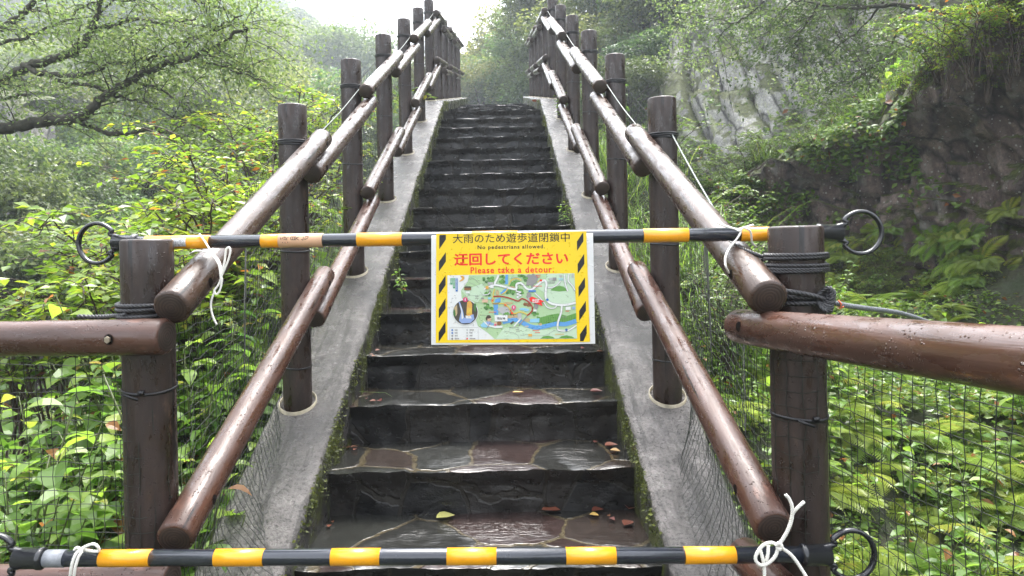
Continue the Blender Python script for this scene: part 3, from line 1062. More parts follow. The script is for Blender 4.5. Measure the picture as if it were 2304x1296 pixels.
def make_pole(label, a, b, yell, px0, px1, r, ringc_l, ringc_r, extra=None, nameplate=None):
    root = empty('barrier_pole', a)
    tag(root, label, 'barrier pole', 'yellow and black barrier poles')
    inv = Matrix.Translation(-a)
    A, B = Vector((0, 0, 0)), b - a
    def t(px):
        u = (px - px0) / (px1 - px0)
        return u * a.y / (u * a.y + (1 - u) * b.y)
    mb = MB(); mb.tube([A, B], r, 28); mb.obj('shaft', [M['polebk']], root)
    for u0, u1 in yell:
        mb = MB(); mb.tube([A.lerp(B, t(u0)), A.lerp(B, t(u1))], r + .0006, 28, 0, True)
        mb.obj('yellow_band', [M['poleye']], root)
    ax = (B - A).normalized()
    up = Vector((0, 0, 1)); up = (up - ax * up.dot(ax)).normalized()
    fw = ax.cross(up)
    for end, sg in ((A, -1), (B, 1)):
        d = ax * sg
        e = bpy.data.objects.new('end_ring', None)
        mb = MB()
        # socket with collar
        mb.tube([end - d * .062, end - d * .058, end - d * .050, end - d * .050, end], [r + .001, r + .0062, r + .0062, r + .004, r + .0045], 24)
        # tear-drop ring: two arms leave the socket and close in a round loop
        R_ = .052
        c = end + d * (R_ * .90)
        pts = [end - d * .012 + up * (r * .95), end + d * .012 + up * (r * 1.35)]
        for i in range(15):
            w = math.radians(142 - 284 * i / 14)
            pts.append(c + d * (R_ * math.cos(w) * .96) + up * (R_ * math.sin(w)))
        pts += [end + d * .012 - up * (r * 1.35), end - d * .012 - up * (r * .95)]
        P_ = catmull(pts, 4)
        # flat-sided section: wider along the view direction
        n0 = len(mb.v)
        K = 10
        for i, p in enumerate(P_):
            tt = (P_[min(i + 1, len(P_) - 1)] - P_[max(i - 1, 0)]).normalized()
            o_ = tt.cross(fw).normalized()
            for k in range(K):
                w = 2 * math.pi * k / K
                cw, sw = math.cos(w), math.sin(w)
                mb.v.append(tuple(p + o_ * (.0053 * math.copysign(abs(cw) ** .7, cw)) + fw * (.0072 * math.copysign(abs(sw) ** .7, sw))))
        for i in range(len(P_) - 1):
            for k in range(K):
                k2 = (k + 1) % K
                mb.f.append((n0 + i * K + k, n0 + i * K + k2, n0 + (i + 1) * K + k2, n0 + (i + 1) * K + k)); mb.m.append(0)
        # web between arms and socket
        for s2 in (1, -1):
            q0 = end - d * .004 + up * (s2 * r * .9); q1 = end + d * .016 + up * (s2 * r * 1.4); q2 = end + d * .004 + up * (s2 * r * .5); 
            V = [q + fw * z for z in (-.003, .003) for q in (q0, q1, q2)]
            mb.add(V, [(0, 1, 2), (5, 4, 3), (0, 3, 4, 1), (1, 4, 5, 2), (2, 5, 3, 0)])
        # rivet
        mb.tube([end - d * .022 - fw * (r + .001), end - d * .022 - fw * (r + .0062)], .004, 10, 1)
        o2 = mb.obj('end_ring', [M['black'], M['silver']], root)
    return root, A, B, t, ax, up, fw


pa, pb = at(258, 547, 1.855), at(1893, 524, 1.757)
TOP = make_pole('yellow and black barrier pole across the stairs at eye height, carrying the yellow notice', pa, pb,
                [(330, 475), (590, 631), (805, 906), (1062, 1165), (1447, 1548), (1665, 1765)], 258, 1893, .0172, None, None)
root, A, B, t, ax, up, fw = TOP
mb = MB(); mb.tube([A.lerp(B, t(630)), A.lerp(B, t(728))], .0172 + .0010, 28); tp = mb.obj('tape', [M['tape']], root)
tag(tp, 'tan tape with a few pen marks')
# pen marks on the tape (drawn strokes following the round pole)
mb = MB()
def ink(px, h0, px2, h1, w=.0007):
    def q(px_, h_):
        ang = h_ / .0182
        return A.lerp(B, t(px_)) - fw * (.0184 * math.cos(ang)) * (1 if fw.y > 0 else -1) + up * (.0184 * math.sin(ang))
    mb.tube([q(px, h0), q((px + px2) / 2, (h0 + h1) / 2), q(px2, h1)], w, 5)
H = lambda cy: (520 - cy) / 345 * .036
for x0, y0, x1, y1 in ((636, 430, 638, 500), (640, 420, 641, 480), (643, 420, 648, 425), (643, 450, 650, 452), (644, 490, 652, 500), (652, 440, 650, 480), (655, 425, 653, 440), (641, 555, 642, 580), (646, 560, 648, 580), (653, 545, 653, 575),
                       (659, 425, 660, 500), (660, 500, 671, 502), (664, 420, 664, 495), (668, 420, 668, 495), (671, 430, 671, 495), (659, 425, 671, 422), (672, 462, 678, 425), (672, 470, 678, 510),
                       (683, 490, 687, 515), (688, 420, 687, 515), (692, 410, 691, 500), (692, 410, 699, 425), (699, 425, 697, 470), (697, 470, 691, 500)):
    ink(x0, H(y0), x1, H(y1))
mb.obj('pen_marks', [M['ink']], root)
mb = MB()
mb.tube([A.lerp(B, t(392)) , A.lerp(B, t(425))], .0172 + .0009, 28)
# keep only the front strip of the small maker's label
keep = [i for i, f in enumerate(mb.f) if len(f) == 4 and (lambda c: (c - (A.lerp(B, t(408)))).dot(-fw * (1 if fw.y > 0 else -1)) > .0172 * .80)(sum((Vector(mb.v[j]) for j in f), Vector()) / 4)]
mb.f = [mb.f[i] for i in keep]; mb.m = [0] * len(keep)
mb.obj('label_strip', [mat_plain('worn_label', (.5, .5, .5), .4, .5, .6, 300)], root)

pa, pb = at(36, 1257, 1.525), at(1866, 1248, 1.525)
BOT = make_pole('lower yellow and black barrier pole across the foot of the stairs, with a silver band', pa, pb,
                [(228, 341), (485, 595), (746, 856), (1006, 1117), (1273, 1385), (1539, 1653)], 36, 1866, .0172, None, None)
root, A, B, t, ax, up, fw = BOT
mb = MB(); mb.tube([A.lerp(B, t(104)), A.lerp(B, t(148))], .0172 + .0008, 28); mb.obj('silver_band', [M['silver']], root)


# ------------------------------------------------------------------ white string ties
def tie(label, lines, r=.0028):
    mb = MB()
    for l in lines:
        laid_rope(mb, catmull(l, 6), r, .016, 3, 5)
    o = mb.obj('string_tie', [M['string']])
    tag(o, label, 'string', 'white string ties')


Yt = 1.80
tie('white string tied in a loop round the left upper log under the top barrier pole', [
    [at(449, 527, 1.83), at(455, 535, 1.82), at(464, 548, 1.815), at(478, 570, 1.79), at(492, 586, 1.77), at(499, 612, 1.76), at(498, 620, 1.76)],
    [at(428, 572, 1.86), at(440, 565, 1.80), at(460, 566, 1.78), at(478, 575, 1.77), at(492, 595, 1.76), at(497, 625, 1.755)],
    [at(498, 620, 1.75), at(505, 590, 1.75), at(509, 562, 1.75), at(516, 557, 1.75), at(518, 568, 1.75), at(512, 590, 1.75), at(500, 618, 1.75), at(492, 640, 1.75), at(482, 655, 1.75), at(488, 662, 1.75), at(496, 650, 1.75), at(500, 625, 1.75)],
    [at(484, 655, 1.75), at(476, 675, 1.75), at(475, 695, 1.75), at(480, 715, 1.75), at(488, 730, 1.75)]])
tie('white string knotted over the top barrier pole where it crosses the right upper log', [
    [at(1612, 500, 1.76), at(1630, 508, 1.75), at(1655, 515, 1.742), at(1668, 514, 1.735), at(1695, 506, 1.735)],
    [at(1668, 514, 1.735), at(1664, 528, 1.733), at(1650, 548, 1.733), at(1640, 560, 1.73), at(1632, 580, 1.69), at(1633, 600, 1.67), at(1640, 614, 1.70)],
    [at(1655, 515, 1.742), at(1664, 519, 1.733), at(1672, 512, 1.734)],
    [at(1672, 512, 1.735), at(1688, 520, 1.733), at(1692, 545, 1.75), at(1702, 556, 1.76)]])
tie('white string looped round the lower barrier pole near its silver band', [
    [at(158, 1296, 1.50), at(162, 1270, 1.495), at(170, 1248, 1.497), at(180, 1238, 1.505), at(192, 1230, 1.51), at(210, 1224, 1.51), at(220, 1230, 1.51), at(222, 1240, 1.515), at(205, 1240, 1.515), at(185, 1236, 1.51)],
    [at(166, 1300, 1.50), at(170, 1275, 1.495), at(176, 1255, 1.497), at(184, 1240, 1.503), at(175, 1232, 1.51), at(168, 1237, 1.52)]], .0035)
tie('white string with two loose ends knotted over the lower barrier pole at the right post', [
    [at(1757, 1235, 1.49), at(1740, 1222, 1.49), at(1720, 1225, 1.49), at(1704, 1243, 1.488), at(1700, 1260, 1.488), at(1712, 1272, 1.488), at(1730, 1266, 1.487), at(1745, 1250, 1.486), at(1750, 1232, 1.486)],
    [at(1709, 1232, 1.50), at(1714, 1250, 1.49), at(1719, 1272, 1.49), at(1720, 1300, 1.49)],
    [at(1729, 1228, 1.50), at(1728, 1245, 1.49), at(1724, 1262, 1.49)],
    [at(1752, 1226, 1.488), at(1766, 1205, 1.485), at(1777, 1180, 1.48), at(1784, 1155, 1.475), at(1797, 1140, 1.47), at(1809, 1129, 1.47)],
    [at(1752, 1226, 1.488), at(1768, 1202, 1.48), at(1781, 1170, 1.475), at(1782, 1140, 1.47), at(1775, 1122, 1.47), at(1767, 1113, 1.47)],
    [at(1757, 1232, 1.488), at(1778, 1247, 1.485), at(1795, 1268, 1.484), at(1815, 1300, 1.48)],
    [at(1746, 1228, 1.484), at(1752, 1222, 1.480), at(1759, 1229, 1.480), at(1754, 1236, 1.482), at(1747, 1231, 1.484)]], .0040)


# ------------------------------------------------------------------ the yellow notice hung on the top pole
def flat(name, col, rough=.32):
    m, nt, P, _ = newmat(name)
    P.inputs['Base Color'].default_value = (*col, 1)
    P.inputs['Roughness'].default_value = rough
    P.inputs['Coat Weight'].default_value = .06
    P.inputs['Specular IOR Level'].default_value = .3
    P.inputs['Coat Roughness'].default_value = .12
    v = coords(nt)
    vo = nd(nt, 'ShaderNodeTexVoronoi', Scale=170.0); nt.links.new(v, vo.inputs['Vector'])
    dr = ramp(nt, vo.outputs['Distance'], [(0, g(1)), (.25, g(.7)), (.36, g(0))])
    gt = ramp(nt, tex_noise(nt, v, 70, 2), [(.54, g(0)), (.60, g(1))])
    mu = nd(nt, 'ShaderNodeMath', operation='MULTIPLY'); nt.links.new(dr.outputs[0], mu.inputs[0]); nt.links.new(gt.outputs[0], mu.inputs[1])
    bn = bump(nt, mu.outputs[0], .7, .003)
    nt.links.new(bn, P.inputs['Coat Normal']); nt.links.new(bn, P.inputs['Normal'])
    return m


SG = {'white': (.74, .74, .72), 'yellow': (.86, .54, .008), 'ink': (.018, .020, .022), 'red': (.72, .035, .012),
      'mapg': (.46, .66, .36), 'mapg2': (.60, .77, .55), 'mapw': (.76, .77, .74), 'leafg': (.14, .36, .07), 'dkg': (.07, .20, .05), 'river': (.13, .38, .74),
      'path': (.80, .55, .07), 'route': (.40, .03, .02), 'pink': (.78, .06, .22), 'brown': (.30, .13, .05), 'grey': (.30, .29, .28), 'sky2': (.30, .62, .80),
      'skin': (.75, .50, .34), 'hair': (.06, .035, .02), 'orange': (.78, .42, .08), 'tan': (.55, .42, .22), 'blue': (.06, .20, .55), 'fallblue': (.30, .42, .72), 'cliffk': (.08, .07, .05), 'lgrey': (.50, .50, .49), 'greenlab': (.06, .40, .16)}
SG['ink'] = (.005, .005, .006); SG['red'] = (.85, .016, .006); SG['yellow'] = (.92, .63, .004)
SM = {k: flat('notice_' + k, tuple(c * (.78 if k in ('white', 'yellow', 'red', 'mapw') else .70) for c in v)) for k, v in SG.items()}
SK = list(SM)
S0 = .0011125
root, A, B, t, ax, up, fw = TOP
o0 = Vector(root.location) + A.lerp(B, t(973))
tow = Vector((0, -1, 0)); tow = (tow - ax * tow.dot(ax)).normalized()
o0 = o0 + tow * .0185 + up * (.0172 - .001)
sign = empty('warning_notice', o0)
tag(sign, 'yellow laminated notice with black hazard stripes and detour map on the top barrier pole', 'notice')
xa = ax
za = (up * math.cos(.10) - tow * math.sin(.10)).normalized()
ya = za.cross(xa)                                # away from the viewer
sign.matrix_world = Matrix(((xa.x, ya.x, za.x, o0.x), (xa.y, ya.y, za.y, o0.y), (xa.z, ya.z, za.z, o0.z), (0, 0, 0, 1)))


def sp(px, py, lay):
    return ((px - 973) * S0, -.0005 - .0003 * lay, -(py - 526) * S0)


def c1(cx, cy): return 940 + cx / 4.319, 500 + cy / 4.319
def c7(mx, my): return 1000 + mx / 7.2, 620 + my / 7.2


class Sheet:
    def __init__(self): self.mb = MB(); self.used = []
    def mi(self, c):
        if c not in self.used: self.used.append(c)
        return self.used.index(c)
    def poly(self, pts, c, lay):
        V = [sp(x, y, lay) for x, y in pts]
        a = sum(pts[i][0] * pts[(i + 1) % len(pts)][1] - pts[(i + 1) % len(pts)][0] * pts[i][1] for i in range(len(pts)))
        f = tuple(range(len(V)))
        self.mb.add(V, [f if a < 0 else f[::-1]], self.mi(c))
    def blob(self, cx, cy, rx, ry, c, lay, n=18, wob=0, seed=0, a0=0, a1=360):
        rnd = random.Random(seed)
        pts = []
        for i in range(n + (0 if a1 - a0 == 360 else 1)):
            w = math.radians(a0 + (a1 - a0) * i / n); k = 1 + rnd.uniform(-wob, wob)
            pts.append((cx + rx * k * math.cos(w), cy + ry * k * math.sin(w)))
        self.poly(pts, c, lay)
    def stroke(self, pts, w, c, lay, smooth=True):
        P_ = [Vector((x, y, 0)) for x, y in pts]
        if smooth and len(P_) > 2: P_ = catmull(P_, 6)
        L_, R_ = [], []
        for i, p in enumerate(P_):
            tt = (P_[min(i + 1, len(P_) - 1)] - P_[max(i - 1, 0)])
            tt = tt.normalized() if tt.length > 1e-6 else Vector((1, 0, 0))
            n_ = Vector((-tt.y, tt.x, 0)) * w / 2
            L_.append(p + n_); R_.append(p - n_)
        V = [sp(p.x, p.y, lay) for p in L_ + R_]
        n = len(P_)
        self.mb.add(V, [(i + 1, i, n + i, n + i + 1) for i in range(n - 1)], self.mi(c))
    def obj(self, name, parent):
        # all faces towards the viewer (-y)
        for i, f in enumerate(self.mb.f):
            a, b, c = (Vector(self.mb.v[j]) for j in f[:3])
        return self.mb.obj(name, [SM[c] for c in self.used], parent, smooth=False)


def letters(text, x0, y0, x1, y1, c, lay, bold=0.0, name='lettering', parent=None, sx=1, keep=False):
    cu = bpy.data.curves.new('text', 'FONT')
    cu.body = text
    cu.size = 1
    cu.offset = bold
    cu.space_character = sx
    cu.resolution_u = 3
    ob = bpy.data.objects.new('text', cu)
    COL.objects.link(ob)
    dg = bpy.context.evaluated_depsgraph_get()
    me = bpy.data.meshes.new_from_object(ob.evaluated_get(dg))
    bpy.data.objects.remove(ob)
    bpy.data.curves.remove(cu)
    co = np.array([v.co[:] for v in me.vertices])
    lo, hi_ = co.min(0), co.max(0)
    fx = (x1 - x0) / (hi_[0] - lo[0]); fy = (y1 - y0) / (hi_[1] - lo[1])
    for v in me.vertices:
        px = x0 + (v.co.x - lo[0]) * fx
        py = y1 - (v.co.y - lo[1]) * fy
        v.co = sp(px, py, lay)
    me.materials.clear(); me.materials.append(SM[c])
    if parent is None: return me
    o = bpy.data.objects.new(name, me)
    return link(o, parent)


# laminated sheet: flat front, folded back over the pole at the top
mb = MB()
x0, x1 = 0.0, 364.5 * S0
prof = []
for i in range(9):
    w = math.radians(200 - 200 * i / 8)
    prof.append((.0185 - .0185 * math.cos(math.radians(180) - w + math.radians(180)) if False else .0188 - .0188 * math.cos(math.pi * (8 - i) / 8), .0188 * math.sin(math.pi * (8 - i) / 8) - .018))
prof = [(y, z) for y, z in prof] + [(0, -.06), (0, -.14), (0, -.22), (0, -253 * S0)]
rows = []
N = 40
for j, (y, z) in enumerate(prof):
    for i in range(N + 1):
        x = x0 + (x1 - x0) * i / N
        rows.append((x, y + .0006, z))
n = N + 1
mb.add(rows, [(j * n + i, (j + 1) * n + i, (j + 1) * n + i + 1, j * n + i + 1) for j in range(len(prof) - 1) for i in range(N)])
back = [(p[0], p[1] + .0010 if k >= 9 * n else p[1], p[2]) for k, p in enumerate(rows)]
mb.add(back[8 * n:], [(j * n + i, j * n + i + 1, (j + 1) * n + i + 1, (j + 1) * n + i) for j in range(len(prof) - 9) for i in range(N)])
mb.obj('laminated_sheet', [SM['white']], sign)

s = Sheet()
s.poly([c1(192, 128), c1(1652, 126), c1(1668, 1187), c1(187, 1187)], 'yellow', 0)
s.obj('yellow_panel', sign)
for poly in ([(222, 280), (222, 152), (230, 140), (287, 140), (287, 186)], [(218, 498), (218, 405), (286, 310), (286, 402)], [(217, 725), (217, 634), (283, 535), (283, 630)], [(216, 952), (216, 862), (282, 757), (282, 856)], [(214, 1180), (214, 1088), (281, 982), (281, 1080)],
             [(1560, 314), (1560, 224), (1623, 133), (1623, 222)], [(1563, 535), (1563, 442), (1628, 342), (1628, 440)], [(1567, 760), (1567, 664), (1631, 570), (1631, 664)], [(1570, 985), (1570, 892), (1635, 796), (1635, 890)], [(1573, 1180), (1573, 1115), (1638, 1022), (1638, 1108), (1605, 1180)]):
    s = Sheet(); s.poly([c1(*p) for p in poly], 'ink', 1); s.obj('hazard_stripe', sign)

LM = letters('大雨のため遊歩道閉鎖中', *c1(355, 136), *c1(1490, 226), 'ink', 1)
bmx = __import__('bmesh').new()
bmx.from_mesh(LM)
nv0 = len(LM.vertices)
for dx, dy in ((.30, 0), (.15, .22)):        # a heavier stroke: the same outline, printed again a hair aside
    ge = __import__('bmesh').ops.duplicate(bmx, geom=bmx.faces[:len(LM.polygons)] if hasattr(bmx.faces, '__getitem__') and (bmx.faces.ensure_lookup_table() or True) else [])
    for e in ge['geom']:
        if hasattr(e, 'co'): e.co.x += dx * S0; e.co.z += dy * S0; e.co.y -= .00004 * (1 if dy else 2)
bmx.to_mesh(LM); bmx.free()
link(bpy.data.objects.new('lettering', LM), sign)
letters('No pedestrians allowed.', *c1(597, 248), *c1(1250, 298), 'ink', 1, .022, 'lettering', sign, 1.18)
letters('迂回してください', *c1(367, 325), *c1(1475, 446), 'red', 1, .026, 'lettering', sign)
letters('Please take a detour.', *c1(527, 460), *c1(1335, 521), 'red', 1, .022, 'lettering', sign, 1.18)

# the detour map
s = Sheet()
s.poly([c7(70, 30), c7(2120, 20), c7(2145, 1062), c7(68, 1070)], 'mapw', 1)
s.poly([c7(420, 34), c7(2120, 22), c7(2144, 1058), c7(830, 1058), c7(720, 960), c7(560, 850), c7(470, 560), c7(300, 400), c7(290, 280), c7(400, 130)], 'mapg', 2)
s.poly([c7(1680, 26), c7(2119, 24), c7(2132, 500), c7(1900, 520), c7(1720, 480), c7(1640, 330), c7(1500, 240), c7(1660, 120)], 'mapg2', 3)
s.poly([c7(980, 880), c7(1260, 860), c7(1600, 920), c7(2138, 900), c7(2143, 1056), c7(850, 1056)], 'mapg2', 3)
s.poly([c7(300, 280), c7(640, 170), c7(700, 300), c7(560, 470), c7(420, 420)], 'mapg2', 3)
# gorge walls and river
s.poly([c7(1510, 700), c7(1570, 720), c7(1720, 680), c7(1850, 660), c7(1990, 700), c7(2136, 655), c7(2138, 790), c7(1900, 800), c7(1600, 850), c7(1500, 800)], 'leafg', 4)
for i in range(16):
    x = 1545 + i * 37
    s.stroke([c7(x, 725 - (i % 3) * 12), c7(x + 4, 815 - (i % 2) * 14)], .55, 'dkg', 5, False)
s.stroke([c7(960, 790), c7(1080, 765), c7(1200, 760), c7(1330, 830), c7(1480, 880), c7(1650, 860), c7(1820, 825), c7(1960, 830), c7(2136, 780)], 9.5, 'river', 5)
s.poly([c7(1015, 30), c7(1055, 30), c7(1050, 185), c7(1000, 185)], 'river', 4)
s.poly([c7(920, 330), c7(1000, 260), c7(1050, 262), c7(960, 350)], 'river', 4)
s.poly([c7(850, 420), c7(930, 400), c7(930, 470), c7(830, 480)], 'river', 4)
s.poly([c7(815, 510), c7(890, 510), c7(893, 675), c7(825, 670)], 'river', 4)
s.poly([c7(1400, 745), c7(1550, 735), c7(1545, 800), c7(1395, 800)], 'sky2', 6)
s.blob(*c7(1290, 585), 8, 2.6, 'sky2', 5); s.blob(*c7(1345, 600), 6, 3, 'sky2', 5)
# grey rocks, cliffs, bare trees
for cx, cy, rx, ry, c, sd in ((1385, 370, 6, 7, 'grey', 1), (1400, 440, 5, 7, 'lgrey', 2), (1500, 540, 5, 8, 'grey', 3), (980, 580, 13, 6, 'lgrey', 4), (1000, 630, 12, 5, 'lgrey', 5), (1120, 705, 11, 5, 'tan', 6), (1360, 760, 8, 4, 'tan', 7), (1420, 130, 12, 13, 'grey', 8), (1390, 90, 9, 8, 'grey', 9), (1470, 95, 9, 9, 'grey', 10), (1380, 520, 6, 4, 'brown', 11), (1330, 510, 5, 4, 'brown', 12), (1560, 830, 4, 3, 'tan', 13), (880, 320, 4, 6, 'tan', 14), (1115, 240, 8, 3, 'tan', 15), (1040, 490, 12, 3, 'tan', 16)):
    s.blob(*c7(cx, cy), rx, ry, c, 5, 16, .22, sd)
s.stroke([c7(1432, 180), c7(1438, 260)], 2.2, 'grey', 6, False)
# woods
rnd = random.Random(5)
for cx, cy, w, h, n in ((740, 110, 80, 40, 12), (960, 100, 30, 60, 9), (1100, 310, 60, 40, 10), (740, 530, 60, 50, 10), (1270, 300, 50, 30, 7), (1320, 90, 30, 40, 6), (730, 330, 40, 30, 6), (1040, 660, 60, 12, 6), (1480, 660, 40, 20, 5), (1250, 40, 60, 15, 5)):
    for i in range(n):
        x, y = cx + rnd.uniform(-w, w), cy + rnd.uniform(-h, h)
        y = max(y, 52)
        s.blob(*c7(x, y), 3.6, 3.2, 'dkg' if i % 3 == 0 else 'leafg', 5 + (i % 2), 10, .15, i)
for pts in (([(1730, 290), (1800, 235), (1880, 218), (1950, 235), (2010, 300), (1870, 310)]), ([(1560, 1056), (1610, 1020), (1690, 1010), (1760, 1030), (1790, 1055)]), ([(1850, 1055), (1900, 1020), (1980, 1008), (2060, 1025), (2110, 1054)]), ([(1075, 215), (1110, 150), (1180, 120), (1260, 140), (1180, 190), (1160, 230)])):
    s.poly([c7(*p) for p in pts], 'leafg', 4)
# roads
for pts, w in (([(900, 40), (870, 110), (840, 170), (860, 195), (960, 215), (1080, 250), (1180, 265), (1190, 190), (1240, 170), (1290, 190), (1340, 250), (1390, 275), (1450, 270)], 4.2), ([(1190, 270), (1190, 300), (1260, 315), (1190, 345), (1265, 365), (1190, 390), (1230, 410)], 2.0),
               ([(1450, 265), (1560, 170), (1640, 130), (1670, 190), (1655, 300), (1660, 420), (1720, 490), (1830, 520), (1980, 525), (2132, 490)], 4.6), ([(1910, 530), (1895, 650), (1850, 780), (1835, 870)], 3.8), ([(1835, 880), (1860, 930), (2000, 930), (2138, 850)], 3), ([(1480, 330), (1600, 450), (1680, 560), (1780, 575), (1830, 535)], 2.2),
               ([(1960, 40), (1970, 180), (2010, 310)], 2.8), ([(2030, 40), (2020, 140), (2090, 230), (2122, 300)], 2.8), ([(1690, 250), (1800, 230), (1900, 140)], 2.2), ([(640, 355), (730, 345), (770, 300)], 1.8), ([(660, 265), (760, 215), (840, 195)], 3.5)):
    s.stroke([c7(*p) for p in pts], w + 1.0, 'grey', 7)
    s.stroke([c7(*p) for p in pts], w, 'mapw', 8)
for pts in ([(500, 50), (420, 90), (400, 140), (350, 170), (350, 195), (400, 200)], [(440, 80), (520, 100), (560, 150), (610, 170)], [(420, 150), (520, 190), (580, 235)], [(400, 350), (520, 360), (640, 350)], [(520, 470), (600, 480), (670, 510)], [(600, 680), (720, 680), (800, 685)], [(980, 950), (1040, 940), (1150, 970), (1210, 1010), (1220, 1050)], [(1240, 1010), (1340, 990), (1500, 1010), (1650, 1000), (1780, 930)], [(600, 300), (640, 345)], [(640, 200), (690, 150), (760, 110)]):
    s.stroke([c7(*p) for p in pts], .55, 'grey', 7)
# yellow walking paths, then the red detour
for pts in ([(840, 260), (815, 330), (810, 420), (800, 490), (900, 495), (990, 500), (1060, 560), (1110, 630), (1160, 655), (1250, 630), (1330, 660), (1370, 690)], [(1050, 260), (1010, 310), (950, 350)], [(1065, 200), (1100, 130), (1180, 95), (1270, 125)]):
    s.stroke([c7(*p) for p in pts], 2.2, 'path', 9)
s.poly([c7(*p) for p in ((280, 40), (325, 40), (350, 80), (325, 115), (275, 135), (260, 128), (310, 85))], 'orange', 4)
s.stroke([c7(*p) for p in ((815, 380), (930, 378), (1060, 405), (1200, 455), (1240, 440), (1280, 420), (1350, 450), (1420, 520), (1440, 590), (1410, 645), (1350, 690))], 3.0, 'route', 10)
for a_, b_ in (((780, 425), (820, 460)), ((985, 500), (1025, 540)), ((1075, 590), (1110, 630))):
    s.stroke([c7(*a_), c7(*b_)], 1.1, 'red', 10, False); s.stroke([c7(a_[0], b_[1]), c7(b_[0], a_[1])], 1.1, 'red', 11, False)
s.blob(*c7(1112, 650), 2.4, 2.4, 'red', 11)
s.stroke([c7(1130, 665), c7(1180, 668)], 1.4, 'brown', 10, False); s.stroke([c7(800, 492), c7(900, 496)], 1.6, 'brown', 10, False)
# waterfall at the river
s.poly([c7(1205, 650), c7(1260, 655), c7(1270, 745), c7(1200, 745)], 'lgrey', 7)
s.stroke([c7(1350, 700), c7(1220, 850)], 2.6, 'grey', 8, False); s.stroke([c7(1250, 740), c7(1140, 860)], 3, 'mapw', 8, False)
s.stroke([c7(1090, 820), c7(1140, 780)], 4, 'cliffk', 8, False)
# small houses and shrines
for x, y, w, h, c in ((400, 245, 110, 60, 'brown'), (400, 310, 60, 30, 'mapw'), (770, 170, 80, 40, 'lgrey'), (715, 235, 50, 50, 'orange'), (790, 225, 60, 40, 'mapw'), (640, 410, 40, 30, 'grey'), (680, 450, 90, 50, 'skin'), (755, 410, 50, 30, 'sky2'), (760, 295, 36, 26, 'grey'), (1580, 130, 40, 30, 'red'), (1540, 150, 20, 20, 'orange'), (1740, 110, 50, 40, 'lgrey'), (1800, 110, 60, 50, 'grey'), (1900, 60, 40, 30, 'lgrey'), (1440, 300, 115, 30, 'blue'), (2010, 580, 80, 50, 'mapw'), (2030, 580, 30, 40, 'orange'), (2098, 575, 40, 40, 'fallblue'), (1345, 510, 60, 30, 'brown'), (1480, 610, 50, 30, 'mapw'), (1345, 860, 60, 20, 'lgrey'), (1400, 1000, 60, 40, 'orange'), (2090, 60, 30, 60, 'lgrey')):
    s.poly([c7(x - w / 2, y - h / 2), c7(x + w / 2, y - h / 2), c7(x + w / 2, y + h / 2), c7(x - w / 2, y + h / 2)], c, 9)
s.poly([c7(335, 235), c7(360, 212), c7(440, 212), c7(462, 235)], 'cliffk', 10)
# road-number dots
for x, y in ((1680, 440), (1975, 920)): s.blob(*c7(x, y), 2.8, 2.8, 'blue', 11)
# title slips at the upper left
for x, y0_, y1_, c in ((136, 75, 180, 'greenlab'), (177, 75, 242, 'greenlab'), (220, 75, 292, 'blue')):
    s.poly([c7(x - 17, y0_), c7(x + 17, y0_), c7(x + 17, y1_), c7(x - 17, y1_)], c, 4)
    for k in range(int((y1_ - y0_) / 22)):
        s.poly([c7(x - 9, y0_ + 9 + k * 21), c7(x + 9, y0_ + 9 + k * 21), c7(x + 8, y0_ + 19 + k * 21), c7(x - 8, y0_ + 19 + k * 21)], 'mapw', 5)
# rows of tiny captions (too small to read in the photograph)
for x, y, w, c in ((520, 380, 70, 'grey'), (520, 410, 60, 'grey'), (1110, 85, 100, 'grey'), (1460, 222, 150, 'red'), (1500, 48, 90, 'red'), (1515, 75, 60, 'red'), (1690, 155, 130, 'grey'), (1690, 175, 130, 'grey'), (1860, 105, 90, 'sky2'), (1870, 125, 80, 'sky2'), (745, 630, 120, 'red'), (1450, 925, 110, 'red'), (1480, 958, 80, 'red'), (1170, 910, 70, 'grey'), (1180, 935, 60, 'grey'), (1060, 875, 170, 'grey'), (1800, 990, 150, 'orange'), (1970, 625, 70, 'red'), (1910, 715, 80, 'grey'), (1385, 300, 0, 'blue')):
    for k in range(int(w / 20)):
        s.poly([c7(x + k * 20, y - 6), c7(x + k * 20 + 13, y - 7), c7(x + k * 20 + 13, y + 6), c7(x + k * 20 + 1, y + 7)], c, 11)
# round photograph of the waterfall
s.blob(*c7(360, 628), 29, 29, 'mapw', 5, 40)
s.blob(*c7(360, 628), 27.5, 27.5, 'cliffk', 6, 40)
s.blob(*c7(205, 600), 4, 12, 'tan', 7, 12, .3, 3); s.blob(*c7(520, 560), 3, 11, 'dkg', 7, 12, .3, 4); s.blob(*c7(185, 640), 3, 9, 'dkg', 7, 12, .3, 6)
s.poly([c7(390, 465), c7(440, 440), c7(470, 500), c7(468, 640), c7(480, 720), c7(385, 715), c7(375, 640)], 'orange', 7)
s.poly([c7(400, 560), c7(465, 560), c7(466, 650), c7(380, 650)], 'path', 8)
s.poly([c7(250, 455), c7(275, 470), c7(320, 600), c7(345, 720), c7(490, 660), c7(505, 740), c7(440, 800), c7(300, 805), c7(255, 760), c7(290, 620)], 'fallblue', 8)
s.poly([c7(260, 470), c7(300, 560), c7(330, 720), c7(300, 740), c7(295, 600)], 'mapw', 9)
s.poly([c7(360, 680), c7(450, 690), c7(460, 730), c7(370, 725)], 'mapw', 9)
s.blob(*c7(360, 425), 5.4, 5.4, 'pink', 9, 20)
s.blob(*c7(1142, 558), 5.0, 5.0, 'pink', 12, 20); s.poly([c7(1118, 580), c7(1166, 580), c7(1142, 620)], 'pink', 12)
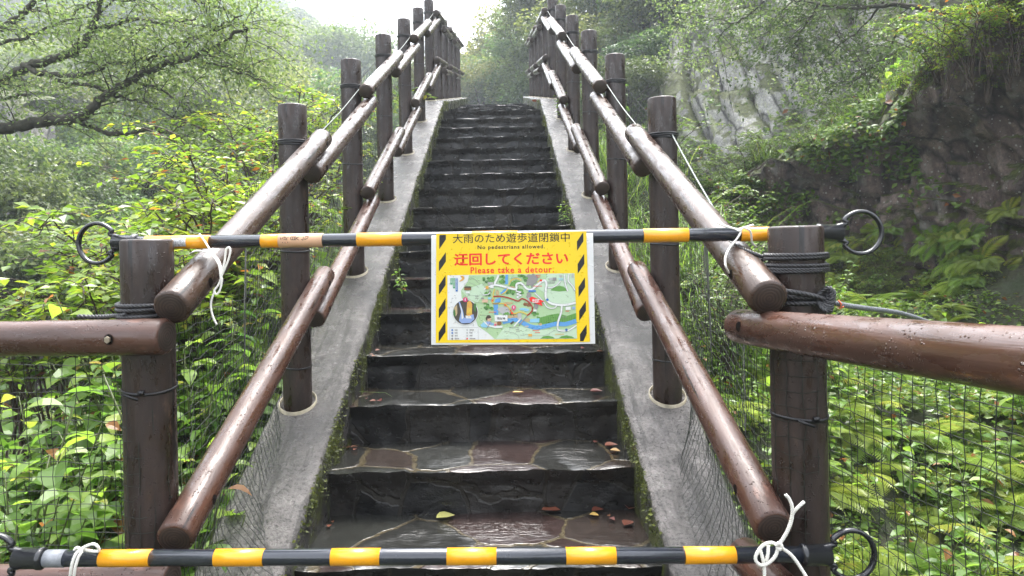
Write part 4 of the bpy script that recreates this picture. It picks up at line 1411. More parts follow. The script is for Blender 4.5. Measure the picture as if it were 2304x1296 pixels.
# red detour flag, white "you are here" slip, legend
s.poly([c7(*p) for p in ((1390, 412), (1435, 388), (1632, 465), (1585, 480), (1602, 540), (1405, 462))], 'red', 12)
s.poly([c7(*p) for p in ((832, 680), (1040, 676), (1042, 776), (835, 778))], 'mapw', 12)
s.stroke([c7(103, 1066), c7(105, 874), c7(566, 872), c7(566, 1066)], .5, 'grey', 4, False)
for j in range(4):
    y = 912 + j * 46
    s.blob(*c7(145, y), 2.2, 1.9, 'blue' if j < 2 else 'grey', 5, 10)
    s.blob(*c7(386, y), 1.8, 1.8, 'red' if j == 3 else 'lgrey', 5, 10)
    for k in range(2 if j < 3 else 3): s.poly([c7(186 + k * 24, y - 8), c7(206 + k * 24, y - 8), c7(205 + k * 24, y + 8), c7(187 + k * 24, y + 8)], 'grey', 5)
    for k in range(2 + (j in (0,)) + 2 * (j == 3)): s.poly([c7(426 + k * 24, y - 8), c7(446 + k * 24, y - 8), c7(445 + k * 24, y + 8), c7(427 + k * 24, y + 8)], 'grey', 5)
# a rowing boat with two plain drawn people
s.blob(*c7(720, 830), 15, 7, 'sky2', 5, 16, .2, 4)
s.poly([c7(*p) for p in ((648, 755), (700, 800), (780, 845), (960, 850), (955, 880), (840, 885), (720, 850), (668, 800))], 'mapw', 8)
s.blob(*c7(745, 740), 5, 6, 'skin', 9, 14); s.blob(*c7(738, 705), 5.2, 4, 'hair', 10, 12, .12, 8); s.blob(*c7(705, 730), 2.0, 4.6, 'hair', 10, 10)
s.poly([c7(690, 780), c7(760, 780), c7(800, 820), c7(720, 830)], 'fallblue', 9)
s.blob(*c7(905, 810), 5.5, 4.6, 'brown', 9, 14); s.blob(*c7(848, 815), 3.6, 4, 'skin', 10, 12); s.blob(*c7(845, 835), 2.8, 2, 'pink', 11, 10)
s.stroke([c7(760, 800), c7(700, 905)], .8, 'brown', 11, False)
s.obj('detour_map', sign)
letters('迂回路', *c7(1435, 425), *c7(1560, 490), 'mapw', 13, .02, 'lettering', sign)
letters('現在地', *c7(872, 712), *c7(1002, 752), 'ink', 13, .01, 'lettering', sign)
letters('1', *c7(352, 408), *c7(368, 442), 'mapw', 13, .02, 'lettering', sign)
letters('1', *c7(1134, 540), *c7(1150, 575), 'mapw', 13, .02, 'lettering', sign)


# the sheet is not quite flat: it bellies and its lower corners curl, the print following it
import bmesh
WS = 364.5 * S0; HS = 253 * S0
def bend(x, z):
    f = max(0.0, min(1.0, -z / HS)); u = x / WS
    return f * (.006 * math.sin(2.3 * math.pi * u + .5) - .010 * max(0, u - .72) ** 1.5 * 4 + .004 * u)
for ch in sign.children:
    me = ch.data
    if not ch.name.startswith('laminated'):
        bm = bmesh.new(); bm.from_mesh(me)
        bmesh.ops.triangulate(bm, faces=bm.faces[:])
        for _ in range(6):
            es = [e for e in bm.edges if e.calc_length() > .024]
            if not es: break
            bmesh.ops.subdivide_edges(bm, edges=es, cuts=1)
            bmesh.ops.triangulate(bm, faces=[f for f in bm.faces if len(f.verts) > 3])
        bm.to_mesh(me); bm.free()
    for v in me.vertices: v.co.y += bend(v.co.x, v.co.z)
    me.update()


# ------------------------------------------------------------------ foliage building blocks (numpy)
def unit(a): return a / (np.linalg.norm(a, axis=-1, keepdims=True) + 1e-9)


LEAF_S = (np.array([[0, 0, 0], [.45, .5, .06], [1, 0, -.06], [.45, -.5, .06], [.45, 0, -.02]], float),
          np.array([[0, 4, 1], [4, 2, 1], [0, 3, 4], [4, 3, 2]]))
LEAF_D = (np.array([[0, 0, 0], [.42, .5, .05], [1, 0, -.08], [.42, -.5, .05]], float), np.array([[0, 2, 1], [0, 3, 2]]))


def broad_leaf():
    mid = [(0, 0), (.10, -.0), (.3, .03), (.55, .02), (.8, -.05), (1.0, -.16)]
    hw = [.0, .22, .46, .47, .27, 0]
    V = [(x, 0, z) for x, z in mid]
    nL = len(V)
    for s in (1, -1):
        for (x, z), w in list(zip(mid, hw))[1:-1]:
            V.append((x - .02, s * w, z + .22 * w))
    T = []
    for s, off in ((1, nL), (-1, nL + 4)):
        tri = [(0, 1, off)]
        for i in range(3):
            tri += [(i + 1, i + 2, off + i + 1), (i + 1, off + i + 1, off + i)]
        tri += [(4, 5, off + 3)]
        T += [t if s > 0 else t[::-1] for t in tri]
    return np.array(V, float), np.array(T)


LEAF_B = broad_leaf()


def leaves(pos, d, nrm, length, width, templ, tint):
    """place one leaf per row; returns vertices, triangles, tint per vertex"""
    pos = np.asarray(pos, float); n = len(pos)
    x = unit(np.asarray(d, float)); z = np.asarray(nrm, float)
    z = unit(z - x * (z * x).sum(-1, keepdims=True)); y = np.cross(z, x)
    tv, tt = templ
    L = np.broadcast_to(np.asarray(length, float), (n,))[:, None, None]; W = np.broadcast_to(np.asarray(width, float), (n,))[:, None, None]
    V = pos[:, None] + x[:, None] * tv[None, :, 0:1] * L + y[:, None] * tv[None, :, 1:2] * W * 1.0 + z[:, None] * tv[None, :, 2:3] * L
    T = (tt[None] + (np.arange(n) * len(tv))[:, None, None]).reshape(-1, 3)
    return V.reshape(-1, 3), T, np.repeat(np.asarray(tint, float), len(tv))


class Pile:
    def __init__(self): self.V, self.T, self.C, self.n = [], [], [], 0
    def add(self, V, T, C):
        self.V.append(V); self.T.append(T + self.n); self.C.append(C); self.n += len(V)
    def mesh(self, name, mat):
        return npmesh(name, np.concatenate(self.V), np.concatenate(self.T), [mat], np.concatenate(self.C))


def rvec(rng, n): return unit(rng.normal(size=(n, 3)))


def obj_of(name, me, parent=None, loc=None, rot=0, sc=1.0):
    o = bpy.data.objects.new(name, me)
    if loc is not None: o.location = loc
    if rot: o.rotation_euler[2] = rot
    if sc != 1.0: o.scale = (sc,) * 3 if not hasattr(sc, '__len__') else sc
    return link(o, parent)


def copy_thing(src, loc, rot, sc, label=None):
    r = src.copy(); COL.objects.link(r)
    r.location = loc; r.rotation_euler = (0, 0, rot); r.scale = (sc,) * 3 if not hasattr(sc, '__len__') else sc
    if label: r['label'] = label
    for ch in list(src.children):
        c = ch.copy(); COL.objects.link(c); c.parent = r
    return r


# ---- crowns for the woods: many clumps on an uneven dome, gaps between them
def crown_mesh(name, mat, seed, R, Hh, nclump, nleaf, lsize, conical=False):
    rng = np.random.default_rng(seed)
    P = Pile()
    for c in range(nclump):
        q = rvec(rng, 1)[0]
        if q[2] < -.35: q[2] *= -1
        rad = rng.uniform(.55, 1.0)
        cen = np.array([q[0] * R * rad, q[1] * R * rad, Hh * .5 + q[2] * Hh * .5 * rad])
        if conical:
            h = rng.uniform(0, 1); w = (1 - h) * .9 + .06; a_ = rng.uniform(0, 6.28)
            cen = np.array([math.cos(a_) * R * w * rad, math.sin(a_) * R * w * rad, Hh * h])
        cr = R * rng.uniform(.20, .42) * (.55 if conical else 1)
        k = int(nleaf / nclump * rng.uniform(.6, 1.4))
        u = rvec(rng, k); rr = rng.uniform(.45, 1.0, k) ** .6
        pos = cen + u * rr[:, None] * np.array([cr * 1.25, cr * 1.25, cr * .62])
        d = unit(u * np.array([1, 1, .25]) + rng.normal(0, .45, (k, 3)) + np.array([0, 0, -.25]))
        nr = np.array([0, 0, 1.0]) + rng.normal(0, .55, (k, 3)) + u * .4
        base = rng.uniform(.15, .75)
        V, T, C = leaves(pos, d, nr, rng.uniform(.7, 1.35, k) * lsize, rng.uniform(.7, 1.35, k) * lsize * .62, LEAF_D, np.clip(base + rng.normal(0, .16, k), 0, 1))
        P.add(V, T, C)
    return P.mesh(name, mat)


def trunk_mesh(name, H_, r, seed, limbs=5, spread=1.0):
    rnd = random.Random(seed)
    mb = MB()
    p = Vector((0, 0, -.4)); pts = [p.copy()]
    for i in range(6):
        p = p + Vector((rnd.uniform(-.12, .12) * H_ * .3, rnd.uniform(-.12, .12) * H_ * .3, H_ / 6)); pts.append(p.copy())
    mb.tube(catmull(pts, 3), list(np.linspace(r, r * .3, 19)), 8)
    for k in range(limbs):
        i = rnd.randint(2, 5); a = pts[i]; w = rnd.uniform(0, 6.28)
        e = a + Vector((math.cos(w) * spread, math.sin(w) * spread, rnd.uniform(.4, 1.0) * spread))
        m_ = (a + e) / 2 + Vector((0, 0, -.1 * spread))
        mb.tube(catmull([a, m_, e], 4), list(np.linspace(r * .42, r * .1, 9)), 6)
    return mb.mesh(name, [M['bark']])


def proto_tree(name, label, mat, seed, R, Hh, zc, ncl, nlf, ls, conical=False, trunk_h=None):
    t = empty(name, (0, 0, -500))
    tag(t, label, 'tree')
    obj_of('trunk', trunk_mesh('trunk', trunk_h or (zc + Hh * .75), R * .075, seed, 6, R * .75), t)
    obj_of('crown', crown_mesh('crown', M[mat], seed, R, Hh, ncl, nlf, ls, conical), t, (0, 0, zc))
    return t


PROTO = [proto_tree('hillside_tree', 'x', 'leaf_hill', 31 + i, 2.4, 4.2, 2.4, 34, 5200, .19) for i in range(3)]
PROTO += [proto_tree('hillside_tree', 'x', 'leaf_dark', 41 + i, 2.2, 4.6, 2.2, 34, 5200, .17) for i in range(2)]
CONE = proto_tree('conifer', 'slender conifer standing clear in the mist left of the railing', 'leaf_dark', 51, 1.5, 6.5, .9, 46, 4200, .17, True, 7.0)


FIRST = set()


def plant_tree(proto, x, y, z, s, label, group, rot=None):
    rot = random.uniform(0, 6.28) if rot is None else rot
    sc = (s * random.uniform(.9, 1.15), s * random.uniform(.9, 1.15), s * random.uniform(.85, 1.2))
    if proto.name not in FIRST:
        FIRST.add(proto.name)
        o = proto
        o.location = (x, y, z); o.rotation_euler = (0, 0, rot); o.scale = sc
    else:
        o = copy_thing(proto, (x, y, z), rot, sc)
    o['label'] = label; o['group'] = group
    return o


def tree_at(px, py, Y, s, label, group, protos, ctr=4.5):
    """a tree whose crown centre is seen at the photo pixel (its foot is put on the ground when the ground is near)"""
    p = at(px, py, Y)
    z = p.z - ctr * s
    return plant_tree(random.choice(protos), p.x, p.y, z, s, label, group)


LH = 'leafy tree on the misty wooded slope across the gorge, left of the stairs'
GH = 'trees on the slope across the gorge'
random.seed(21)
BL, DK = PROTO[:3], PROTO[3:]
# lower, nearer crowns on the left
for px, py, Y, s, pr in ((40, 455, 17, .62, BL), (130, 420, 20, .62, BL), (235, 385, 22, .7, BL), (60, 560, 15, .5, BL), (150, 520, 17, .6, DK), (250, 470, 20, .7, DK), (330, 430, 24, .8, BL), (20, 640, 13, .45, BL), (110, 650, 13.5, .5, DK), (200, 610, 15, .55, DK), (290, 560, 17, .6, DK), (380, 510, 20, .75, DK),
                         (430, 440, 24, .85, DK), (520, 430, 26, .85, BL), (600, 450, 26, .85, DK), (330, 640, 15, .55, BL), (250, 700, 13, .5, DK), (450, 590, 18, .7, DK), (90, 740, 12, .5, DK), (-40, 520, 15, .7, DK), (-60, 400, 20, .8, BL), (-30, 700, 12, .55, DK), (560, 560, 20, .7, DK), (660, 480, 26, .9, DK), (400, 690, 14, .55, DK)):
    tree_at(px, py, Y, s, LH, GH, pr)
# rising slope behind them
for Y, py0, n, s in ((30, 350, 12, 1.0), (38, 290, 13, 1.15), (48, 235, 14, 1.3), (60, 180, 15, 1.5), (75, 120, 15, 1.8), (92, 70, 14, 2.1)):
    for i in range(n):
        px = -120 + (880 + 60) * (i + random.uniform(.1, .9)) / n
        drop = max(0, px - 560) * .20
        s_ = s * random.uniform(.8, 1.2); py = py0 + drop + random.uniform(-22, 22)
        py = max(py, (px - 635) * .55 + 2.7 * s_ * F / Y)
        tree_at(px, py, Y * random.uniform(.97, 1.07), s_, LH, GH, PROTO)
# skyline ridge falling to the right
RID = 'tree on the far misty ridge line above the left railing'
for i, (px, py) in enumerate([(560, -60), (600, -35), (640, -8), (668, 30), (700, 38), (735, 55), (765, 70), (800, 82), (835, 95), (865, 105), (900, 125), (940, 150), (655, 60), (700, 90), (750, 115), (800, 130), (850, 150), (620, 20), (570, 10), (680, 130), (740, 160), (800, 180), (860, 200), (640, 170), (700, 200), (760, 215)]):
    s_ = random.uniform(1.5, 2.4)
    tree_at(px, max(py + 40, (px - 635) * .55 + 2.6 * s_ * F / 115), 112 + (i % 5) * 4, s_, RID, 'trees on the far ridge', PROTO)
q = at(826, 190, 30); CONE.location = (q.x, q.y, q.z - 3.0); CONE.scale = (.50, .50, .42)
# right side: wooded slope beyond the cliff, and the low wood past the end of the stairs
LR = 'leafy tree on the wooded slope right of the stairs, above the grey cliff'
GR = 'trees on the right slope'
for px, py, Y, s in ((1215, 60, 34, .9), (1260, 20, 32, 1.0), (1320, 60, 28, .9), (1380, 30, 26, .9), (1440, 90, 24, .8), (1500, 40, 23, .85), (1560, 20, 23, .9), (1350, 150, 25, .7), (1420, 190, 22, .6), (1290, 150, 28, .8), (1230, 150, 32, .8), (1600, -20, 23, 1.0), (1700, -60, 22, 1.0), (1480, 150, 21, .6), (1800, -80, 22, 1.0), (1900, -90, 20, 1.0), (1300, -50, 34, 1.2), (1420, -70, 28, 1.1), (1220, -20, 38, 1.0), (1190, 110, 38, .8), (1380, 260, 20, .5), (1440, 250, 19, .5), (1330, 230, 23, .6), (2020, -120, 18, 1.0), (1560, 110, 22, .55)):
    tree_at(px, py, Y, s, LR, GR, DK if random.random() < .6 else BL)
LC = 'pale hazy tree in the low wood beyond the top of the stairs'
for px, py, Y, s in ((1045, 205, 46, 1.0), (1085, 170, 50, 1.15), (1120, 190, 44, 1.0), (1150, 150, 46, 1.2), (1175, 190, 42, 1.1), (1205, 140, 48, 1.3), (1100, 225, 40, .8), (1155, 225, 40, .9), (1060, 240, 42, .8), (1020, 225, 50, 1.0), (990, 215, 55, 1.2), (1190, 225, 38, .9), (1240, 215, 36, .9), (930, 230, 60, 1.3), (880, 250, 60, 1.3)):
    tree_at(px, py, Y, s, LC, 'trees beyond the top of the stairs', BL)
for p in PROTO:
    if p.name not in FIRST: bpy.data.objects.remove(p)

# far-off wood covering the hills as one mass
def far_wood():
    rng = np.random.default_rng(77)
    P = Pile()
    pts = []
    while len(pts) < 900:
        x, y = rng.uniform(-95, 95), rng.uniform(40, 150)
        if abs(x) < 3 and y < 60: continue
        pts.append((x, y))
    pts = np.array(pts)
    z = gz(pts[:, 0], pts[:, 1])
    for (x, y), zz in zip(pts, z):
        R = rng.uniform(1.8, 3.4); k = 130
        u = rvec(rng, k); u[:, 2] = np.abs(u[:, 2])
        pos = np.array([x, y, zz + .4]) + u * np.array([R, R, R * 1.3]) * rng.uniform(.6, 1.0, (k, 1))
        V, T, C = leaves(pos, unit(u * [1, 1, .2] + rng.normal(0, .4, (k, 3))), np.array([0, 0, 1.]) + rng.normal(0, .6, (k, 3)) + u * .5, rng.uniform(.5, 1.0, k), rng.uniform(.35, .7, k), LEAF_D, np.clip(rng.uniform(.1, .7) + rng.normal(0, .15, k), 0, 1))
        P.add(V, T, C)
    o = obj_of('forest', P.mesh('forest', M['leaf_hill']))
    tag(o, 'dense misty wood covering the far hillsides', 'forest', kind='stuff')


far_wood()


# ------------------------------------------------------------------ rock faces
def rock_face(name, label, base, profile, thick, nu, nv, amp, freq, mat, seed, columns=None, kind=None):
    """base: (x,y,zbottom,height) stations; profile: (t, out) how far the face leans out towards the viewer at height share t"""
    base = np.array(base, float)
    seg = np.hypot(*(base[1:, :2] - base[:-1, :2]).T)
    s = np.concatenate([[0], np.cumsum(seg)])
    su = np.linspace(0, s[-1], nu)
    X = np.interp(su, s, base[:, 0]); Y = np.interp(su, s, base[:, 1]); Zb = np.interp(su, s, base[:, 2]); Ht = np.interp(su, s, base[:, 3])
    tx, ty = np.gradient(X), np.gradient(Y); l = np.hypot(tx, ty)
    k = np.ones(9) / 9
    nx_, ny_ = ty / l, -tx / l
    if (nx_ * (0 - X) + ny_ * (0 - Y)).mean() < 0: nx_, ny_ = -nx_, -ny_
    nf = int(nv * .72)
    V = []
    pt = np.array(profile)
    for j in range(nv):
        for i in range(nu):
            if j < nf:
                t = j / (nf - 1); z = Zb[i] + Ht[i] * t; out = np.interp(t, pt[:, 0], pt[:, 1])
            else:
                u = (j - nf + 1) / (nv - nf); z = Zb[i] + Ht[i] * (1 + .10 * math.sin(u * 2.2)) - .15 * u; out = pt[-1, 1] - thick * u ** 1.2
            p = Vector((X[i] + nx_[i] * out, Y[i] + ny_[i] * out, z))
            q = Vector((p.x * freq, p.y * freq, p.z * freq * .7)) + Vector((seed * 3.1, 0, 0))
            n_ = mnoise.fractal(q, .9, 2.1, 6) * amp
            n_ += amp * .55 * (abs(mnoise.noise(q * 1.7)) - .3)
            wv = Vector((p.x + p.y * .35 + .25 * mnoise.noise(p * 1.3), p.y - p.x * .2 + .25 * mnoise.noise(p * 1.1 + Vector((5, 0, 0))), p.z + .3 * mnoise.noise(p * .9 + Vector((0, 7, 0))) + .3 * p.x))
            n_ += amp * (.55 * mnoise.cell(wv * (1.9 * freq)) + .28 * mnoise.cell(wv * (5.3 * freq))) * (.25 if columns else 1)
            if columns:
                w, lean, ca = columns
                c = (su[i] + lean * (z - Zb[i]) + .25 * mnoise.noise(Vector((su[i] * .7, z * .5, 3)))) / w
                fr = c - math.floor(c)
                st = mnoise.cell(Vector((math.floor(c), math.floor(z * .55 + mnoise.cell(Vector((math.floor(c), 0, 5))) * 3), 1)))
                n_ += ca * (.5 * (1 - abs(2 * fr - 1)) ** .5 + .6 * st)
            V.append((p.x + nx_[i] * n_, p.y + ny_[i] * n_, p.z + n_ * .25))
    i = (np.arange(nv - 1)[:, None] * nu + np.arange(nu - 1)[None]).ravel()
    T = np.concatenate([np.stack([i, i + 1, i + nu + 1], 1), np.stack([i, i + nu + 1, i + nu], 1)])
    o = obj_of(name, npmesh(name, np.array(V), T, [M[mat]], smooth=True))
    if kind: tag(o, label, kind=kind)
    else: tag(o, label, 'rock')
    return o, np.array(V).reshape(nv, nu, 3), np.stack([nx_, ny_], 1)


ROCK, ROCKV, ROCKN = rock_face('rock_outcrop', 'dark wet overhanging rock with mossy top beyond the right log', [
    (2.6, 11.0, .9, 1.0), (3.05, 9.4, .7, 1.35), (3.35, 8.5, .5, 1.75), (3.75, 7.7, .35, 2.25), (4.1, 6.9, .25, 2.75), (4.35, 6.1, .2, 3.1), (4.5, 5.2, .2, 4.2), (5.0, 4.0, .1, 5.0), (5.6, 2.6, 0, 5.2)],
    [(0, .05), (.12, .05), (.3, -.15), (.55, -.22), (.70, -.16), (.78, .04), (.86, .12), (1.0, -.05)], 2.2, 420, 190, .26, .75, 'rock', 3)
CLIFF, CLIFFV, CLIFFN = rock_face('columnar_cliff', 'grey lichened cliff of leaning rock columns beyond the right railing', [
    (1.9, 21.5, 1.2, 4.5), (3.4, 20.5, .8, 6.0), (4.8, 19.0, .8, 7.0), (6.4, 17.6, .8, 7.8), (8.2, 16.4, .8, 8.0), (9.8, 14.6, .8, 8.0), (11.0, 12.5, .8, 8)],
    [(0, 1.1), (.3, .5), (.7, -.4), (1.0, -1.5)], 4.0, 420, 150, .30, .5, 'cliff', 8, columns=(.75, .42, .55))
PALE, PALEV, PALEN = rock_face('pale_cliff', 'pale vertical rock pillar across the gorge at the left edge', [
    (-21.5, 27.5, -1.5, 8.5), (-19.6, 26.4, -1.5, 8.3), (-18.2, 25.4, -1.5, 8.2), (-17.0, 25.2, -1.5, 7.9), (-16.6, 26.5, -1.5, 7.5)],
    [(0, .4), (1, 0)], 3, 90, 70, .35, .5, 'pale_cliff', 12, columns=(.8, .03, .25))
LOWC, LOWV, LOWN = rock_face('dark_cliff', 'dark shaded rock wall low on the far bank behind the shrubs', [
    (-16.0, 15.0, -9, 7.2), (-13.5, 14.3, -9, 7.6), (-11, 14.2, -9, 7.8), (-9, 14.8, -9, 7.6), (-7, 16, -9, 7.4)],
    [(0, .5), (1, 0)], 3, 90, 60, .5, .45, 'rock', 15)


# ------------------------------------------------------------------ the big overhanging tree on the left, limb by limb
def spray_leaves(P, rng, pos, axis, n, spread, ls, tbase, flat=.5):
    """a flat spray of small leaves round a twig end"""
    u = rng.normal(size=(n, 3)) * spread * np.array([1, 1, .28])
    p = pos + axis * rng.uniform(-.3, 1, (n, 1)) * spread + u
    d = unit(axis + rng.normal(0, .7, (n, 3)) + np.array([0, 0, -.25]))
    nr = np.array([0, 0, 1.0]) + rng.normal(0, flat, (n, 3))
    P.add(*leaves(p, d, nr, rng.uniform(.7, 1.3, n) * ls, rng.uniform(.7, 1.25, n) * ls * .55, LEAF_D, np.clip(tbase + rng.normal(0, .15, n), 0, 1)))


def limb_tree(name, label, limbs, leafmat, seed, ls, nleaf, spread, twl, density, droop=-.1, trunk=None):
    rng = np.random.default_rng(seed)
    root = empty(name, limbs[0][0][0])
    tag(root, label, 'tree')
    o0 = Vector(limbs[0][0][0])
    mb = MB(); P = Pile()
    for pts, r0, r1, leafy in limbs:
        C_ = catmull([Vector(p) - o0 for p in pts], 6)
        C_ = [p + Vector(rng.normal(0, .012, 3)) for p in C_]
        mb.tube(C_, list(np.linspace(r0 * .82, r1 * .8, len(C_))), 8)
        L_ = sum((b - a).length for a, b in zip(C_[:-1], C_[1:]))
        n = int(L_ * density * leafy)
        for k in range(n):
            f = rng.uniform(.12, 1.0) ** .8; i = min(int(f * (len(C_) - 1)), len(C_) - 2)
            a = C_[i]; tt = (C_[i + 1] - C_[i]).normalized()
            side = Vector(rng.normal(size=3)); side.z *= .45; side = (side - tt * side.dot(tt)).normalized()
            d = (tt * rng.uniform(.2, .9) + side + Vector((0, 0, rng.uniform(-.05, .45)))).normalized()
            l_ = twl * rng.uniform(.5, 1.3)
            b = a + d * l_ * .55 + Vector((0, 0, .05 * l_)); e = a + d * l_ + Vector((0, 0, droop * l_))
            tw = catmull([a, b, e], 3)
            mb.tube(tw, list(np.linspace(max(r1 * .4, .006), .003, len(tw))), 5)
            tb = rng.uniform(.2, .75)
            for j in (2, 4, 6):
                ax_ = np.array(d + Vector(rng.normal(0, .5, 3)) * .8); ax_[2] *= .35
                spray_leaves(P, rng, np.array(tw[j]), unit(ax_), int(nleaf * rng.uniform(.6, 1.4)), spread, ls, tb)
                q = tw[j] + Vector(unit(ax_)) * spread * 1.1
                mb.tube([tw[j], (tw[j] + q) / 2 + Vector((0, 0, .02)), q], [.004, .003, .002], 4)
    mb.obj('trunk', [M['bark']], root)
    obj_of('crown', P.mesh('crown', M[leafmat]), root)
    return root


def pp(Y0, Y1, *px):
    n = len(px)
    return [at(x, y, Y0 + (Y1 - Y0) * i / max(1, n - 1)) for i, (x, y) in enumerate(px)]


T0 = [Vector((-7.4, 8.4, -3.0)), Vector((-7.2, 8.3, -.5)), at(-200, 520, 8.2), at(-150, 380, 8.1)]
limb_tree('overhanging_tree', 'big tree with dark crooked limbs reaching in from the left over the gorge', [
    (T0 + [at(-130, 200, 8.2), at(-120, 0, 8.3), at(-140, -250, 8.4)], .20, .09, 0),
    (pp(8.1, 7.4, (-150, 380), (-60, 330), (0, 292), (60, 280), (120, 272), (160, 268), (190, 258), (230, 220), (290, 185), (350, 152), (430, 128), (500, 100), (560, 60)), .10, .022, .8),
    (pp(8.0, 7.6, (165, 268), (210, 285), (270, 305), (340, 290), (395, 305), (440, 335), (500, 350)), .042, .012, .7),
    (pp(8.2, 7.8, (-150, 300), (-70, 230), (0, 186), (60, 152), (120, 132), (180, 105), (205, 70), (225, 15), (240, -60)), .085, .03, .8),
    (pp(8.0, 7.6, (55, 155), (110, 167), (170, 170), (215, 160), (250, 142), (320, 134), (400, 120)), .042, .012, 1),
    (pp(8.0, 7.4, (205, 62), (250, 58), (300, 42), (370, 50), (440, 45)), .035, .010, 1),
    (pp(8.3, 8.0, (-140, 120), (-50, 90), (0, 62), (50, 30), (80, 0), (90, -40)), .06, .03, 1),
    (pp(8.0, 7.5, (300, 180), (350, 195), (400, 225), (440, 250), (500, 262)), .025, .008, 1),
    (pp(8.0, 7.5, (130, 180), (190, 190), (240, 205), (290, 225), (350, 240), (420, 275)), .028, .008, 1),
    (pp(7.9, 7.3, (380, 145), (410, 100), (460, 75), (510, 50), (550, 30)), .025, .008, 1),
    (pp(7.8, 7.2, (430, 128), (490, 150), (540, 165), (600, 180)), .020, .006, 1),
    (pp(8.2, 7.4, (-120, -20), (0, -60), (150, -80), (320, -60), (480, -40), (560, -20)), .06, .012, 1),
    (pp(8.1, 7.4, (150, -60), (260, 0), (380, -10), (480, 10), (540, 50), (560, 90)), .03, .008, 1),
    (pp(8.3, 7.8, (-60, 120), (40, 90), (120, 60), (200, 10), (300, -30)), .03, .008, 1),
    (pp(8.3, 8.0, (-100, 250), (-40, 220), (0, 222), (50, 215), (70, 212)), .035, .012, .8),
], 'leaf_tree', 5, .048, 38, .18, .58, 6.0)

# ------------------------------------------------------------------ trees over the right-hand rocks
limb_tree('leaning_tree', 'dark tree with a thick leaning trunk on top of the right rock', [
    ([at(2215, 250, 8.0), at(2180, 130, 8.2), at(2150, 40, 8.4), at(2120, -80, 8.6), at(2080, -260, 8.8)], .20, .11, .15),
    (pp(8.4, 9.5, (2150, 40), (2080, 20), (2000, 10), (1920, 18), (1840, 8), (1780, 0)), .05, .012, 1.3),
    (pp(9.2, 10, (1842, 5), (1815, 50), (1795, 90), (1785, 130)), .022, .008, 1.2),
    (pp(8.6, 9.8, (2110, -100), (2000, -120), (1880, -90), (1740, -60), (1620, -20)), .06, .015, 1.3),
    (pp(8.3, 9.0, (2160, 90), (2080, 95), (2010, 120), (1950, 160), (1900, 200)), .03, .008, 1.3),
    (pp(8.3, 8.6, (2190, 60), (2240, 10), (2310, -20), (2380, -20)), .04, .01, 1.2),
    (pp(8.9, 9.9, (1990, 0), (1940, 60), (1880, 110), (1830, 160)), .02, .006, 1.3),
    (pp(9.5, 10.6, (1750, -40), (1700, 20), (1640, 60), (1600, 110)), .02, .006, 1.3),
    (pp(8.9, 9.6, (2040, 30), (2010, 90), (1990, 150), (1960, 230)), .02, .006, 1.1),
], 'leaf_dark', 6, .060, 26, .19, .62, 7.5, -.2)
limb_tree('maple_tree', 'feathery light green maple spreading in front of the grey cliff', [
    ([at(2010, 330, 10.4), at(1985, 240, 10.6), at(1930, 140, 10.8), at(1880, 70, 11.0), at(1830, 20, 11.2), at(1770, -40, 11.6)], .04, .012, .5),
    (pp(11.0, 12.4, (1850, 40), (1760, 60), (1680, 95), (1600, 120), (1540, 140)), .018, .006, 1.3),
    (pp(11.1, 12.4, (1835, 25), (1750, 20), (1660, 35), (1570, 50), (1500, 60)), .018, .006, 1.3),
    (pp(11.2, 12.2, (1800, -10), (1700, -10), (1600, 0), (1520, 10)), .016, .006, 1.2),
    (pp(10.8, 10.4, (1925, 135), (1870, 150), (1820, 190)), .016, .006, 1.2),
    (pp(10.6, 10.2, (1980, 230), (1930, 215), (1880, 240)), .016, .006, 1.2),
], 'leaf_tree', 7, .060, 15, .19, .62, 5.2, -.1)


# ------------------------------------------------------------------ ferns, plants, shrubs and grass (copied individuals)
def fern_mesh(seed, nfr=9, L0=.46):
    rng = np.random.default_rng(seed)
    P = Pile()
    for f in range(nfr):
        a = 2 * math.pi * (f + rng.uniform(-.3, .3)) / nfr
        L_ = L0 * rng.uniform(.7, 1.2); el = rng.uniform(.55, 1.15)
        n = 23
        tt = np.linspace(0, 1, n)
        h = np.array([math.cos(a), math.sin(a)])
        bend = el - 1.5 * tt
        dx = np.cumsum(np.cos(bend)) * L_ / n; dz = np.cumsum(np.sin(bend)) * L_ / n
        pts = np.stack([h[0] * dx, h[1] * dx, dz], 1)
        tan = unit(np.gradient(pts, axis=0)); sidev = np.array([-h[1], h[0], 0.0])
        nrm = np.cross(tan, sidev); nrm[nrm[:, 2] < 0] *= -1
        w = L_ * .30 * np.sin(np.clip(tt * 1.02 + .10, 0, 1) * math.pi) ** .8
        tint = np.clip(rng.normal(.5, .22), 0, 1)
        for s in (1, -1):
            ix = np.arange(2, n)
            d = unit(sidev * s + tan[ix] * .55 - nrm[ix] * .15)
            P.add(*leaves(pts[ix], d, nrm[ix], w[ix] + .008, .0165 * np.ones(len(ix)) * L_ / .4, LEAF_D, np.clip(tint + rng.normal(0, .06, len(ix)), 0, 1)))
        # the stalk as a row of slim leaves
        ix = np.arange(0, n - 1)
        P.add(*leaves(pts[ix], tan[ix], nrm[ix], L_ / n * 1.4, .006 * np.ones(n - 1), LEAF_D, np.full(n - 1, .35)))
    return P.mesh('fern', M['leaf_fern'])


